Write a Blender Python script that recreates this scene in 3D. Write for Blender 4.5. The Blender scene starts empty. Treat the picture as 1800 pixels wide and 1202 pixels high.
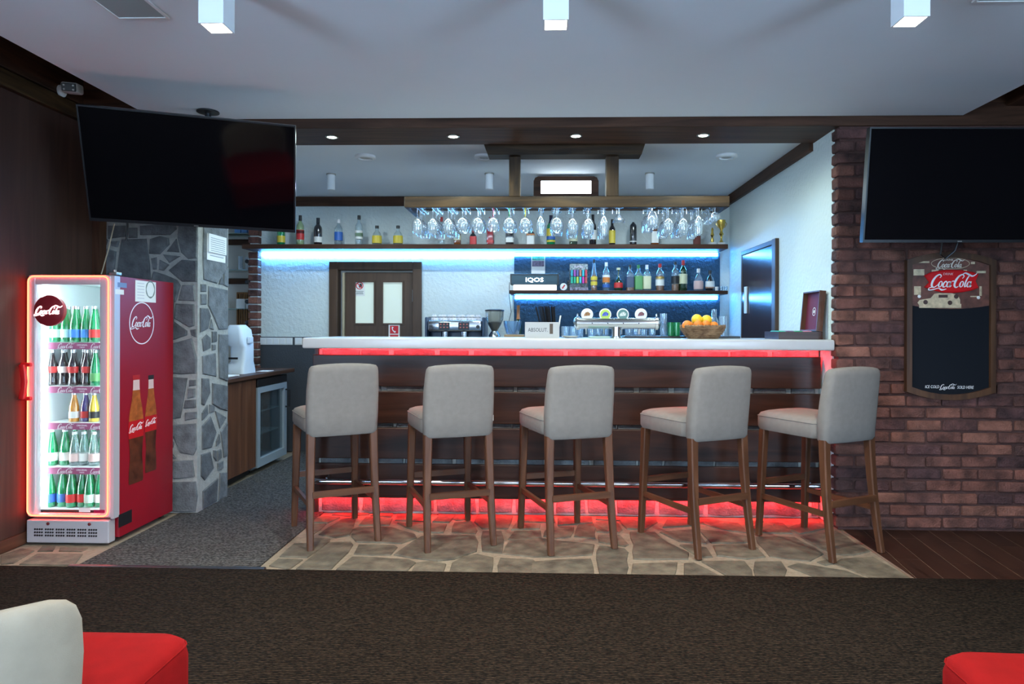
import bpy, bmesh, math, random
from mathutils import Vector, Matrix, Euler
random.seed(7)
S = bpy.context.scene
COL = S.collection
R = math.radians
# ------------------------------------------------------------------ camera
F, PX, PY, EYE = 1200.0, 920.0, 575.0, 1.25
YAW, ROLL = math.atan(.029), .0035
cf = Vector((-math.sin(YAW), math.cos(YAW), 0)); cr0 = Vector((math.cos(YAW), math.sin(YAW), 0)); cu0 = Vector((0, 0, 1))
CR = cr0*math.cos(ROLL) + cu0*math.sin(ROLL); CU = -cr0*math.sin(ROLL) + cu0*math.cos(ROLL)
cam = bpy.data.cameras.new('camera'); cam_o = bpy.data.objects.new('camera', cam); COL.objects.link(cam_o)
m = Matrix.Identity(4)
for i in range(3):
    m[i][0] = CR[i]; m[i][1] = CU[i]; m[i][2] = -cf[i]
m[0][3], m[1][3], m[2][3] = 0, 0, EYE
cam_o.matrix_world = m
cam.sensor_width = 36; cam.lens = 36*F/1800; cam.clip_start = .05
cam.shift_x = (900-PX)/1800; cam.shift_y = (PY-601)/1800
S.camera = cam_o
# ------------------------------------------------------------------ world, exposure, daylight
S.view_settings.view_transform = 'Standard'; S.view_settings.look = 'None'
S.view_settings.gamma = 1; S.view_settings.use_curve_mapping = False
S.view_settings.exposure = 0.4
w = bpy.data.worlds.new('world'); S.world = w; w.use_nodes = True
w.node_tree.nodes['Background'].inputs[0].default_value = (.55, .68, .9, 1)
w.node_tree.nodes['Background'].inputs[1].default_value = .6
WINDOW_E, SIDE_FILL_S, LAMP_W, LED_B, LED_R, SPOT_W = 2.0, 18.5, 26.0, 68.0, 66.0, 6.5


def at(x, y, Y=None, X=None, Z=None):
    """photo pixel -> point on a known plane of the room"""
    d = cf + CR*((x-PX)/F) - CU*((y-PY)/F)
    t = Y/d.y if Y is not None else X/d.x if X is not None else (Z-EYE)/d.z
    return Vector((0, 0, EYE)) + d*t


# ------------------------------------------------------------------ materials
MATS = {}


def newmat(name):
    mt = bpy.data.materials.new(name); mt.use_nodes = True
    nt = mt.node_tree; return mt, nt, nt.nodes['Principled BSDF']


def c4(c): return (c[0], c[1], c[2], 1)


def mat(name, col, rough=.5, metal=0, spec=.5, var=0, vscale=20, bump=0, bscale=60, emit=None, estr=0, objrand=0, col2=None, coat=0, bdist=.01, sheen=0):
    if name in MATS: return MATS[name]
    mt, nt, b = newmat(name); N, L = nt.nodes, nt.links
    b.inputs['Base Color'].default_value = c4(col); b.inputs['Roughness'].default_value = rough
    b.inputs['Metallic'].default_value = metal; b.inputs['Specular IOR Level'].default_value = spec
    if coat: b.inputs['Coat Weight'].default_value = coat
    if sheen: b.inputs['Sheen Weight'].default_value = sheen
    if emit: b.inputs['Emission Color'].default_value = c4(emit); b.inputs['Emission Strength'].default_value = estr
    tc = None
    if var or bump or objrand: tc = N.new('ShaderNodeTexCoord')
    src = None
    if objrand:
        oi = N.new('ShaderNodeObjectInfo'); mx = N.new('ShaderNodeMix'); mx.data_type = 'RGBA'
        mx.inputs[6].default_value = c4(col); mx.inputs[7].default_value = c4(col2)
        L.new(oi.outputs['Random'], mx.inputs[0]); src = mx.outputs[2]
    if var:
        ns = N.new('ShaderNodeTexNoise'); ns.inputs['Scale'].default_value = vscale; ns.inputs['Detail'].default_value = 5
        vec = tc.outputs['Object']
        if objrand:
            ad = N.new('ShaderNodeVectorMath'); ad.operation = 'ADD'; sc = N.new('ShaderNodeVectorMath'); sc.operation = 'SCALE'
            sc.inputs[0].default_value = (7, 13, 5); sc.inputs['Scale'].default_value = 1
            L.new(oi.outputs['Random'], sc.inputs['Scale']); L.new(tc.outputs['Object'], ad.inputs[0]); L.new(sc.outputs[0], ad.inputs[1]); vec = ad.outputs[0]
        L.new(vec, ns.inputs['Vector'])
        rp = N.new('ShaderNodeValToRGB'); rp.color_ramp.elements[0].position = .3; rp.color_ramp.elements[1].position = .7
        lo, hi = 1-var, 1+var
        rp.color_ramp.elements[0].color = (lo, lo, lo, 1); rp.color_ramp.elements[1].color = (hi, hi, hi, 1)
        L.new(ns.outputs['Fac'], rp.inputs[0])
        mu = N.new('ShaderNodeMix'); mu.data_type = 'RGBA'; mu.blend_type = 'MULTIPLY'; mu.inputs[0].default_value = 1
        if src: L.new(src, mu.inputs[6])
        else: mu.inputs[6].default_value = c4(col)
        L.new(rp.outputs[0], mu.inputs[7]); src = mu.outputs[2]
    if src: L.new(src, b.inputs['Base Color'])
    if bump:
        n2 = N.new('ShaderNodeTexNoise'); n2.inputs['Scale'].default_value = bscale; n2.inputs['Detail'].default_value = 4
        L.new(tc.outputs['Object'], n2.inputs['Vector'])
        bp = N.new('ShaderNodeBump'); bp.inputs['Strength'].default_value = bump; bp.inputs['Distance'].default_value = bdist
        L.new(n2.outputs['Fac'], bp.inputs['Height']); L.new(bp.outputs[0], b.inputs['Normal'])
    MATS[name] = mt; return mt


def wood(name, c1, c2, axis='X', scale=6, rough=.45, stretch=14, objrand=True, contrast=.5, coat=0, spec=.35):
    if name in MATS: return MATS[name]
    mt, nt, b = newmat(name); N, L = nt.nodes, nt.links
    tc = N.new('ShaderNodeTexCoord'); mp = N.new('ShaderNodeMapping')
    sc = [scale*stretch/4]*3; sc['XYZ'.index(axis)] = scale/4
    mp.inputs['Scale'].default_value = sc
    vec = tc.outputs['Object']
    if objrand:
        oi = N.new('ShaderNodeObjectInfo'); s = N.new('ShaderNodeVectorMath'); s.operation = 'SCALE'; s.inputs[0].default_value = (11, 17, 23)
        a = N.new('ShaderNodeVectorMath'); a.operation = 'ADD'
        L.new(oi.outputs['Random'], s.inputs['Scale']); L.new(vec, a.inputs[0]); L.new(s.outputs[0], a.inputs[1]); vec = a.outputs[0]
    L.new(vec, mp.inputs['Vector'])
    ns = N.new('ShaderNodeTexNoise'); ns.inputs['Scale'].default_value = 1; ns.inputs['Detail'].default_value = 8; ns.inputs['Distortion'].default_value = 1.2
    L.new(mp.outputs[0], ns.inputs['Vector'])
    rp = N.new('ShaderNodeValToRGB'); e = rp.color_ramp.elements
    e[0].position = .5-contrast/2; e[1].position = .5+contrast/2; e[0].color = c4(c1); e[1].color = c4(c2)
    L.new(ns.outputs['Fac'], rp.inputs[0]); L.new(rp.outputs[0], b.inputs['Base Color'])
    b.inputs['Roughness'].default_value = rough; b.inputs['Specular IOR Level'].default_value = spec
    if coat: b.inputs['Coat Weight'].default_value = coat; b.inputs['Coat Roughness'].default_value = .2
    bp = N.new('ShaderNodeBump'); bp.inputs['Strength'].default_value = .15; bp.inputs['Distance'].default_value = .004
    L.new(ns.outputs['Fac'], bp.inputs['Height']); L.new(bp.outputs[0], b.inputs['Normal'])
    MATS[name] = mt; return mt


def glass(name, tint=(1, 1, 1), body=.0, bodycol=None, rough=.03, refl=.12):
    """clear sheet glass: see-through with reflections, optional milky or coloured body"""
    if name in MATS: return MATS[name]
    mt, nt, b = newmat(name); N, L = nt.nodes, nt.links
    out = [n for n in N if n.type == 'OUTPUT_MATERIAL'][0]
    tr = N.new('ShaderNodeBsdfTransparent'); tr.inputs[0].default_value = c4(tint)
    gl = N.new('ShaderNodeBsdfGlossy'); gl.inputs['Roughness'].default_value = rough
    lw = N.new('ShaderNodeLayerWeight'); lw.inputs[0].default_value = .35
    mr = N.new('ShaderNodeMapRange'); mr.inputs['To Min'].default_value = refl*.4; mr.inputs['To Max'].default_value = min(1, refl*5)
    L.new(lw.outputs['Facing'], mr.inputs[0])
    base = tr.outputs[0]
    if body:
        b.inputs['Base Color'].default_value = c4(bodycol or tint); b.inputs['Roughness'].default_value = .15
        m0 = N.new('ShaderNodeMixShader'); m0.inputs[0].default_value = body
        L.new(tr.outputs[0], m0.inputs[1]); L.new(b.outputs[0], m0.inputs[2]); base = m0.outputs[0]
    mx = N.new('ShaderNodeMixShader'); L.new(mr.outputs[0], mx.inputs[0]); L.new(base, mx.inputs[1]); L.new(gl.outputs[0], mx.inputs[2])
    L.new(mx.outputs[0], out.inputs[0]); MATS[name] = mt; return mt


def emis(name, col, strength):
    return mat(name, (0, 0, 0), .5, emit=col, estr=strength)


def carpet(name, c1, c2, ribs):
    mt, nt, b = newmat(name); N, L = nt.nodes, nt.links
    tc = N.new('ShaderNodeTexCoord')
    wv = N.new('ShaderNodeTexWave'); wv.bands_direction = 'Y'; wv.inputs['Scale'].default_value = ribs; wv.inputs['Distortion'].default_value = .6; wv.inputs['Detail'].default_value = 2; wv.inputs['Detail Scale'].default_value = 6
    mp = N.new('ShaderNodeMapping'); mp.inputs['Scale'].default_value = (70, 160, 70)
    ns = N.new('ShaderNodeTexNoise'); ns.inputs['Scale'].default_value = 1; ns.inputs['Detail'].default_value = 3
    L.new(tc.outputs['Object'], wv.inputs['Vector']); L.new(tc.outputs['Object'], mp.inputs[0]); L.new(mp.outputs[0], ns.inputs['Vector'])
    rp = N.new('ShaderNodeValToRGB'); e = rp.color_ramp.elements; e[0].position = .38; e[1].position = .72; e[0].color = c4(c1); e[1].color = c4(c2)
    L.new(ns.outputs['Fac'], rp.inputs[0])
    mu = N.new('ShaderNodeMix'); mu.data_type = 'RGBA'; mu.blend_type = 'MULTIPLY'; mu.inputs[0].default_value = .9
    L.new(rp.outputs[0], mu.inputs[6]); L.new(wv.outputs['Color'], mu.inputs[7]); L.new(mu.outputs[2], b.inputs['Base Color'])
    b.inputs['Roughness'].default_value = .95; b.inputs['Specular IOR Level'].default_value = .1
    bp = N.new('ShaderNodeBump'); bp.inputs['Strength'].default_value = .6; bp.inputs['Distance'].default_value = .006
    L.new(wv.outputs['Fac'], bp.inputs['Height']); L.new(bp.outputs[0], b.inputs['Normal'])
    MATS[name] = mt; return mt


# ------------------------------------------------------------------ geometry helpers
class G:
    def __init__(s): s.v = []; s.f = []

    def add(s, v, f):
        o = len(s.v); s.v += [tuple(p) for p in v]; s.f += [tuple(i+o for i in q) for q in f]; return s

    def box(s, x0, x1, y0, y1, z0, z1):
        return s.add([(x0, y0, z0), (x1, y0, z0), (x1, y1, z0), (x0, y1, z0), (x0, y0, z1), (x1, y0, z1), (x1, y1, z1), (x0, y1, z1)],
                     [(0, 3, 2, 1), (4, 5, 6, 7), (0, 1, 5, 4), (1, 2, 6, 5), (2, 3, 7, 6), (3, 0, 4, 7)])

    def rbox(s, x0, x1, y0, y1, z0, z1, r=.01, seg=2):
        bm = bmesh.new(); bmesh.ops.create_cube(bm, size=1)
        for v in bm.verts:
            v.co = Vector(((x0+x1)/2+v.co.x*(x1-x0), (y0+y1)/2+v.co.y*(y1-y0), (z0+z1)/2+v.co.z*(z1-z0)))
        bmesh.ops.bevel(bm, geom=list(bm.edges), offset=min(r, .49*min(x1-x0, y1-y0, z1-z0)), segments=seg, affect='EDGES', profile=.5)
        bm.verts.index_update()
        v = [tuple(q.co) for q in bm.verts]; f = [[q.index for q in p.verts] for p in bm.faces]; bm.free()
        return s.add(v, f)

    def loft(s, rings, caps=True, closed=True):
        n = len(rings[0]); v = [p for r in rings for p in r]; f = []
        for i in range(len(rings)-1):
            for j in range(n if closed else n-1):
                k = (j+1) % n; f.append((i*n+j, i*n+k, (i+1)*n+k, (i+1)*n+j))
        if caps: f.append(tuple(range(n-1, -1, -1))); f.append(tuple((len(rings)-1)*n+j for j in range(n)))
        return s.add(v, f)

    def lathe(s, prof, n=18, c=(0, 0, 0), sq=0):
        rings = []
        for r, z in prof:
            r = max(r, 1e-4); ring = []
            for k in range(n):
                a = 2*math.pi*(k+.5)/n; ca, sa = math.cos(a), math.sin(a); q = 1
                if sq: q = (abs(ca)**sq+abs(sa)**sq)**(-1/sq)
                ring.append((c[0]+r*ca*q, c[1]+r*sa*q, c[2]+z))
            rings.append(ring)
        return s.loft(rings, caps=True)

    def cyl(s, a, b, r, r2=None, n=12):
        return s.tube([a, b], r, n, r2)

    def tube(s, path, r, n=8, r2=None, closed=False):
        P = [Vector(p) for p in path]; rings = []; m_ = len(P)
        up = None
        for i, p in enumerate(P):
            if closed: t = P[(i+1) % m_]-P[i-1]
            else: t = P[min(i+1, m_-1)]-P[max(i-1, 0)]
            t.normalize()
            if up is None:
                up = Vector((0, 0, 1)) if abs(t.z) < .9 else Vector((1, 0, 0))
            x = t.cross(up).normalized(); up = x.cross(t).normalized()
            rr = r if r2 is None else r+(r2-r)*i/(m_-1)
            rings.append([tuple(p+x*rr*math.cos(2*math.pi*k/n)+up*rr*math.sin(2*math.pi*k/n)) for k in range(n)])
        if closed: rings.append(rings[0])
        return s.loft(rings, caps=not closed)

    def prism(s, poly, d, o, ex, ey, en):
        """polygon poly in plane (o,ex,ey), extruded d along en"""
        o, ex, ey, en = map(Vector, (o, ex, ey, en)); n = len(poly)
        a = [tuple(o+ex*x+ey*y) for x, y in poly]; b = [tuple(Vector(p)+en*d) for p in a]
        return s.add(a+b, [tuple(range(n-1, -1, -1)), tuple(range(n, 2*n))]+[(i, (i+1) % n, (i+1) % n+n, i+n) for i in range(n)])

    def xf(s, M): s.v = [tuple(M @ Vector(p)) for p in s.v]; return s

    def map(s, fn): s.v = [tuple(fn(*p)) for p in s.v]; return s


def mesh(name, g, mt, smooth=False):
    me = bpy.data.meshes.new(name); me.from_pydata(g.v, [], g.f)
    bm = bmesh.new(); bm.from_mesh(me); bmesh.ops.recalc_face_normals(bm, faces=bm.faces); bm.to_mesh(me); bm.free()
    if smooth:
        for p in me.polygons: p.use_smooth = True
        try: me.set_sharp_from_angle(angle=R(40))
        except Exception: pass
    me.materials.append(mt); return me


def obj(name, g, mt, parent=None, smooth=False, loc=None, kind=None):
    me = g if isinstance(g, bpy.types.Mesh) else mesh(name, g, mt, smooth)
    o = bpy.data.objects.new(name, me); COL.objects.link(o)
    if parent: o.parent = parent
    if loc is not None: o.location = loc
    if kind: o['kind'] = kind
    return o


def tag(o, label, cat, group=None):
    o['label'] = label; o['category'] = cat
    if group: o['group'] = group
    return o


def thing(name, label, cat, loc=(0, 0, 0), rz=0, group=None, rot=None):
    o = bpy.data.objects.new(name, None); COL.objects.link(o); o.empty_display_size = .05
    o.location = loc; o.rotation_euler = rot if rot else (0, 0, rz)
    return tag(o, label, cat, group)


def struct(name, g, mt, smooth=False): return obj(name, g, mt, None, smooth, None, 'structure')


def rrect(w, d, r, n=4, cx=0, cy=0, mid=0):
    pts = []
    for (sx, sy, a0) in ((1, -1, -90), (1, 1, 0), (-1, 1, 90), (-1, -1, 180)):
        for k in range(n+1):
            a = R(a0+90*k/n); pts.append((cx+sx*(w/2-r)+r*math.cos(a), cy+sy*(d/2-r)+r*math.sin(a)))
    if mid:
        out = []
        for i, p in enumerate(pts):
            out.append(p); q = pts[(i+1) % len(pts)]
            if math.hypot(p[0]-q[0], p[1]-q[1]) > .4*max(w, d):
                for k in range(1, mid): out.append((p[0]+(q[0]-p[0])*k/mid, p[1]+(q[1]-p[1])*k/mid))
        pts = out
    return pts


def text_geo(txt, size, shear=0, extrude=.0005):
    cu = bpy.data.curves.new('t', 'FONT'); cu.body = txt; cu.size = size; cu.extrude = extrude; cu.shear = shear
    cu.align_x = 'CENTER'; cu.align_y = 'CENTER'; cu.resolution_u = 2
    o = bpy.data.objects.new('t', cu); COL.objects.link(o)
    dg = bpy.context.evaluated_depsgraph_get(); me = bpy.data.meshes.new_from_object(o.evaluated_get(dg))
    g = G(); g.add([tuple(v.co) for v in me.vertices], [tuple(p.vertices) for p in me.polygons])
    bpy.data.objects.remove(o); bpy.data.curves.remove(cu); bpy.data.meshes.remove(me); return g


def ribbon(g, pts, wd, closed=False, h=.012, sub=5):
    """calligraphic stroke: smooth centre line with varying width"""
    P = [Vector((p[0], p[1])) for p in pts]; n = len(P); C = []; Wd = []
    rng = n if closed else n-1
    for i in range(rng):
        p0, p1, p2, p3 = P[(i-1) % n] if closed or i else P[0], P[i], P[(i+1) % n], P[(i+2) % n] if closed or i+2 < n else P[-1]
        w1, w2 = wd[i % len(wd)], wd[(i+1) % len(wd)]
        for k in range(sub):
            t = k/sub
            C.append(.5*((2*p1)+(p2-p0)*t+(2*p0-5*p1+4*p2-p3)*t*t+(3*p1-p0-3*p2+p3)*t**3)); Wd.append(w1+(w2-w1)*t)
    if not closed: C.append(P[-1]); Wd.append(wd[-1])
    m_ = len(C); v = []; f = []
    for i, c in enumerate(C):
        a = C[(i+1) % m_] if closed else C[min(i+1, m_-1)]; b = C[i-1] if closed else C[max(i-1, 0)]
        t = a-b; t = t.normalized() if t.length > 1e-6 else Vector((1, 0)); nn = Vector((-t.y, t.x))*Wd[i]/2
        v += [(c.x+nn.x, c.y+nn.y, 0), (c.x-nn.x, c.y-nn.y, 0), (c.x+nn.x, c.y+nn.y, h), (c.x-nn.x, c.y-nn.y, h)]
    for i in range(m_ if closed else m_-1):
        a, b = 4*i, 4*((i+1) % m_)
        f += [(a+2, a+3, b+3, b+2), (a, b, b+1, a+1), (a, a+2, b+2, b), (a+1, b+1, b+3, a+3)]
    g.add(v, f)


def script_geo(width):
    g = G()
    ring = lambda cx, cy, rx, ry: [(cx+rx*math.cos(2*math.pi*k/8), cy+ry*math.sin(2*math.pi*k/8)) for k in range(8)]
    wr = [.09, .07, .05, .08, .12, .09, .05, .07]
    ribbon(g, [(.60, .74), (.68, .88), (.52, 1.0), (.30, .86), (.14, .52), (.14, .16), (.32, .0), (.52, .12), (.64, .27)], [.05, .07, .09, .14, .17, .14, .09, .06, .04])
    ribbon(g, [(.30, .02), (.02, -.04), (.02, -.2), (.35, -.17), (.72, -.06), (1.02, -.2), (1.34, -.12)], [.05, .06, .07, .08, .06, .12, .03])
    ribbon(g, ring(.78, .25, .12, .22), wr, True)
    ribbon(g, [(1.24, .36), (1.18, .47), (1.06, .40), (1.0, .2), (1.06, .04), (1.18, .05), (1.30, .2)], [.07, .07, .1, .12, .1, .06, .03])
    ribbon(g, ring(1.40, .24, .11, .21), wr, True)
    ribbon(g, [(1.53, .46), (1.52, .2), (1.55, .05), (1.66, .14)], [.09, .1, .09, .04])
    ribbon(g, [(1.62, .47), (1.70, .49), (1.78, .48)], [.07, .08, .07])
    ribbon(g, [(2.34, .70), (2.42, .86), (2.26, 1.0), (2.03, .86), (1.88, .52), (1.88, .16), (2.04, 0), (2.20, .08)], [.05, .07, .09, .14, .17, .14, .09, .05])
    ribbon(g, [(2.26, 1.0), (2.45, 1.12), (2.75, 1.0), (3.05, .88), (3.25, .98), (3.34, 1.1)], [.06, .09, .13, .11, .07, .04])
    ribbon(g, ring(2.40, .25, .12, .22), wr, True)
    ribbon(g, [(2.84, .96), (2.72, .7), (2.66, .3), (2.70, .05), (2.80, .14)], [.06, .1, .11, .09, .04])
    ribbon(g, ring(2.94, .24, .11, .21), wr, True)
    ribbon(g, [(3.07, .46), (3.06, .2), (3.09, .05), (3.20, .14)], [.09, .1, .09, .04])
    k = width/3.5
    return g.map(lambda x, y, z: ((x-1.66+.28*(y-.45))*k, (y-.45)*k, z*k))


# orientation matrices: local XY drawing -> facing the camera (-Y) / facing +X
def face_cam(x, y, z): return Matrix.Translation((x, y, z)) @ Matrix.Rotation(R(90), 4, 'X')
def face_x(x, y, z): return Matrix.Translation((x, y, z)) @ Matrix.Rotation(R(90), 4, 'Z') @ Matrix.Rotation(R(90), 4, 'X')


# ------------------------------------------------------------------ material library
M_WOODDARK = lambda ax: wood('dark_wood_'+ax, (.022, .010, .006), (.105, .046, .026), ax, 5, .5, 14, spec=.2)
M_BOARD = lambda ax: wood('bar_board_'+ax, (.020, .008, .005), (.062, .024, .014), ax, 5, .38, 12, contrast=.45)
M_PINE = lambda ax: wood('stained_pine_'+ax, (.012, .006, .003), (.066, .034, .013), ax, 7, .5, 12, contrast=.4, spec=.25)
M_LEG = lambda ax: wood('stool_wood_'+ax, (.045, .018, .009), (.13, .055, .026), ax, 8, .4, 10)
M_PANEL = wood('wall_panel_wood', (.034, .018, .014), (.072, .038, .029), 'Z', 3, .5, 16, False, .6, spec=.15)
M_CAB = wood('cabinet_walnut', (.060, .022, .012), (.15, .060, .030), 'Z', 5, .4, 14, True, .5)
M_DOOR = wood('door_wood', (.055, .030, .018), (.10, .055, .032), 'Z', 5, .45, 16, True, .6)
M_WHITE = mat('white_paint', (.78, .79, .80), .7, var=.02, vscale=2)
M_CEIL = mat('ceiling_white', (.80, .84, .89), .85, var=.02, vscale=1.5)
M_PLASTER = mat('textured_plaster', (.66, .72, .70), .85, bump=.7, bscale=34, bdist=.012)
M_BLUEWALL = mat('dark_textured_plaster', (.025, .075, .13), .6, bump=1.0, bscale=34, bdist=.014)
M_GREY = mat('grey_dado_paint', (.050, .056, .066), .6, bump=.2, bscale=80)
M_MORTAR = mat('brick_mortar', (.080, .036, .030), .95, var=.2, vscale=30, bump=.5, bscale=120)
M_BRICK = mat('weathered_brick', (.150, .056, .040), .9, var=.6, vscale=11, bump=.9, bscale=70, objrand=1, col2=(.088, .040, .034), bdist=.012)
M_BRICKL = mat('pale_worn_brick', (.21, .088, .060), .9, var=.6, vscale=9, bump=.9, bscale=70, objrand=1, col2=(.15, .056, .040), bdist=.012)
M_BRICKD = mat('burnt_brick', (.068, .031, .031), .9, var=.7, vscale=10, bump=.9, bscale=70, objrand=1, col2=(.115, .046, .038), bdist=.012)
M_STONE = mat('grey_pillar_stone', (.145, .155, .16), .85, var=.35, vscale=16, bump=.7, bscale=80, objrand=1, col2=(.085, .090, .095), bdist=.008)
M_GROUT = mat('pale_grout', (.33, .33, .305), .95, var=.12, vscale=30, bump=.5, bscale=90)
M_FSTONE = mat('floor_flagstone', (.122, .105, .074), .75, var=.45, vscale=13, bump=.6, bscale=60, objrand=1, col2=(.084, .075, .055), bdist=.006)
M_FGROUT = mat('floor_grout', (.235, .195, .14), .9, var=.15, vscale=40, bump=.4, bscale=90)
M_PLANK = wood('floor_plank', (.018, .008, .005), (.048, .020, .012), 'Y', 5, .38, 14)
M_PGAP = mat('plank_joint', (.30, .21, .15), .8)
M_CARPET = carpet('brown_ribbed_carpet', (.006, .0045, .0032), (.056, .037, .024), 26)
M_RUNNER = carpet('grey_ribbed_carpet', (.045, .044, .043), (.26, .25, .24), 26)
M_STEEL = mat('chrome', (.56, .57, .59), .16, 1)
M_BRUSH = mat('brushed_steel', (.42, .40, .36), .38, 1)
M_BLACK = mat('black_plastic', (.010, .010, .012), .35)
M_SCREEN = mat('tv_screen', (.002, .002, .003), .07, spec=.3)
M_COUNTER = mat('white_counter', (.52, .515, .50), .25, var=.02)
M_FABRIC = mat('grey_upholstery', (.192, .180, .164), .95, var=.06, vscale=30, bump=.3, bscale=500, bdist=.002, spec=.1)
M_CREAM = mat('cream_upholstery', (.26, .235, .185), .95, var=.06, vscale=20, bump=.3, bscale=500, bdist=.002, spec=.1)
M_REDF = mat('red_upholstery', (.21, .004, .004), .9, var=.08, vscale=20, bump=.3, bscale=500, bdist=.002, spec=.1)
M_RED = mat('red_vinyl', (.25, .003, .012), .4)
M_REDP = mat('red_plastic', (.60, .010, .012), .3)
M_SILVER = mat('silver_frame', (.52, .51, .54), .4, .3)
M_PAPER = mat('white_paper', (.78, .78, .75), .8)
M_INK = mat('dark_ink', (.03, .03, .035), .7)
M_WPRINT = mat('white_print', (.80, .80, .80), .5)
M_GLASS = glass('clear_glass', (.97, .985, .98), refl=.10)
M_WINEG = glass('wine_glass', (.94, .97, .99), .10, (.85, .93, 1), .03, .16)  # pale body paints the bright strip light into the glass
M_BLUEG = glass('tumbler_glass', (.80, .90, .97), .14, (.55, .75, .95), .05, .16)
M_NEON = emis('red_neon', (1, .018, .010), 20)
M_NEONC = emis('red_neon_core', (1, .15, .07), 4.5)
M_LEDB = emis('blue_white_led', (.09, .40, 1), LED_B)
M_LEDR = emis('red_led', (1, .02, .025), LED_R)
M_LAMPW = emis('warm_lamp', (1, .93, .80), 14)
M_SPOT = emis('spot_lens', (.80, 1, .88), 22)
BOXMAT = {}

# ------------------------------------------------------------------ the setting
XL, XR, YB, YF = -2.97, 1.83, 6.78, 4.29           # left wall, bar side wall, back wall, brick front
XFAR, YREAR, ZTOP, ZC = 3.7, -4.2, 2.95, 2.56
struct('floor', G().box(-3.6, XFAR+.1, YREAR-.1, 7.4, -.12, -.012), M_FGROUT)
fl_stone = struct('floor_flagstones', G().box(-2.97, 1.85, 3.45, 4.75, -.012, -.004), M_FGROUT)
struct('floor_carpet', G().box(XL, XFAR, YREAR, 3.447, -.012, .010), M_CARPET)
struct('floor_runner', G().box(-2.42, -1.47, 3.475, 6.78, -.012, .004), M_RUNNER)
struct('trim_1', G().rbox(-2.45, -1.42, 3.445, 3.478, -.012, .013, .006), mat('threshold_metal', (.05, .05, .055), .3, .6))
fl_plank = struct('floor_planks', G().box(1.86, XFAR, 3.45, 4.36, -.012, .0), M_PGAP)
# side walls and shell
wl = struct('wall_left', G().box(XL-.1, XL, YREAR, -3.4, 0, ZTOP).box(XL-.1, XL, -.2, 4.95, 0, ZTOP).box(XL-.1, XL, -3.4, -.2, 0, .5).box(XL-.1, XL, -3.4, -.2, 2.45, ZTOP), M_PANEL)
wn = struct('window_4', G().box(XL-.08, XL-.02, -3.4, -3.34, .5, 2.45).box(XL-.08, XL-.02, -.26, -.2, .5, 2.45).box(XL-.08, XL-.02, -3.34, -.26, .5, .56).box(XL-.08, XL-.02, -3.34, -.26, 2.39, 2.45).box(XL-.08, XL-.02, -1.83, -1.77, .56, 2.39), M_DOOR)  # unseen window added in the panelling, fill light for the ceiling
for a, b in ((-3.34, -1.83), (-1.77, -.26)): obj('pane', G().box(XL-.055, XL-.045, a, b, .56, 2.39), emis('side_fill_pane', (.46, .71, 1), SIDE_FILL_S), wn)
struct('baseboard_left', G().rbox(XL, XL+.015, YREAR, 4.48, 0, .07, .004), M_WOODDARK('Y'))
struct('trim_2', G().rbox(XL, XL+.04, YREAR, 4.29, 2.55, 2.645, .006), M_PINE('Y'))
struct('trim_3', G().rbox(XL, XL+.025, YREAR, 4.29, 2.66, ZTOP, .006), M_WOODDARK('Y'))
struct('trim_4', G().box(XL, XL+.05, 4.41, 4.48, 0, 2.5), M_WOODDARK('Z'))
struct('wall_right', G().box(XR, XR+.1, 4.37, YB, 0, 2.6), M_PLASTER)
wb = struct('wall_back', G().box(-2.84, -2.135, YB, YB+.1, 0, 2.6).box(-1.212, XR+.1, YB, YB+.1, 0, 2.6).box(-2.135, -1.212, YB, YB+.1, 1.9, 2.6), M_PLASTER)
struct('wall_back_dado', G().box(-2.835, -2.137, YB-.012, YB-.001, 0, 1.145), M_GREY)
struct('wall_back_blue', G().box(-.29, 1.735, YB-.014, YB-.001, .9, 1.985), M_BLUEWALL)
struct('wall_right_outer', G().box(XFAR, XFAR+.1, YREAR, 4.4, 0, .5).box(XFAR, XFAR+.1, YREAR, 4.4, 2.45, ZTOP).box(XFAR, XFAR+.1, YREAR, -3.4, .5, 2.45).box(XFAR, XFAR+.1, -.46, 4.4, .5, 2.45), M_PANEL)
wn = struct('window_3', G().box(XFAR+.02, XFAR+.08, -3.4, -3.34, .5, 2.45).box(XFAR+.02, XFAR+.08, -.52, -.46, .5, 2.45).box(XFAR+.02, XFAR+.08, -3.34, -.52, .5, .56).box(XFAR+.02, XFAR+.08, -3.34, -.52, 2.39, 2.45), M_DOOR)  # unseen side window added to brighten the ceiling
M_SIDEFILL = emis('side_fill_pane', (.46, .71, 1), SIDE_FILL_S)
for q in range(2):
    a = -3.34+q*1.41
    obj('pane', G().box(XFAR+.045, XFAR+.055, a+.02, a+1.39, .56, 2.39), M_SIDEFILL, wn)
    if q: obj('mullion', G().box(XFAR+.02, XFAR+.08, a-.02, a+.02, .56, 2.39), M_DOOR, wn)
struct('ceiling_upper', G().box(-3.6, XFAR+.1, YREAR-.1, 4.31, ZTOP, ZTOP+.1), M_WOODDARK('X'))
struct('ceiling', G().box(-2.46, 2.57, YREAR+.3, 4.265, ZC, ZC+.06), M_CEIL)
struct('ceiling_bar', G().box(-3.5, XR+.1, 4.6, 7.3, 2.547, 2.65), M_CEIL)
# nook left of the back wall
struct('wall_nook_left', G().box(-3.5, -3.4, 4.93, 7.3, 0, 2.6), M_WHITE)
struct('wall_nook_back', G().box(-3.5, -2.8, 7.2, 7.3, 0, 2.6), mat('cream_paint', (.70, .64, .58), .8))
struct('wall_door_room', G().box(-2.3, -1.0, 7.2, 7.3, 0, 2.6), M_WHITE)
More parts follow.
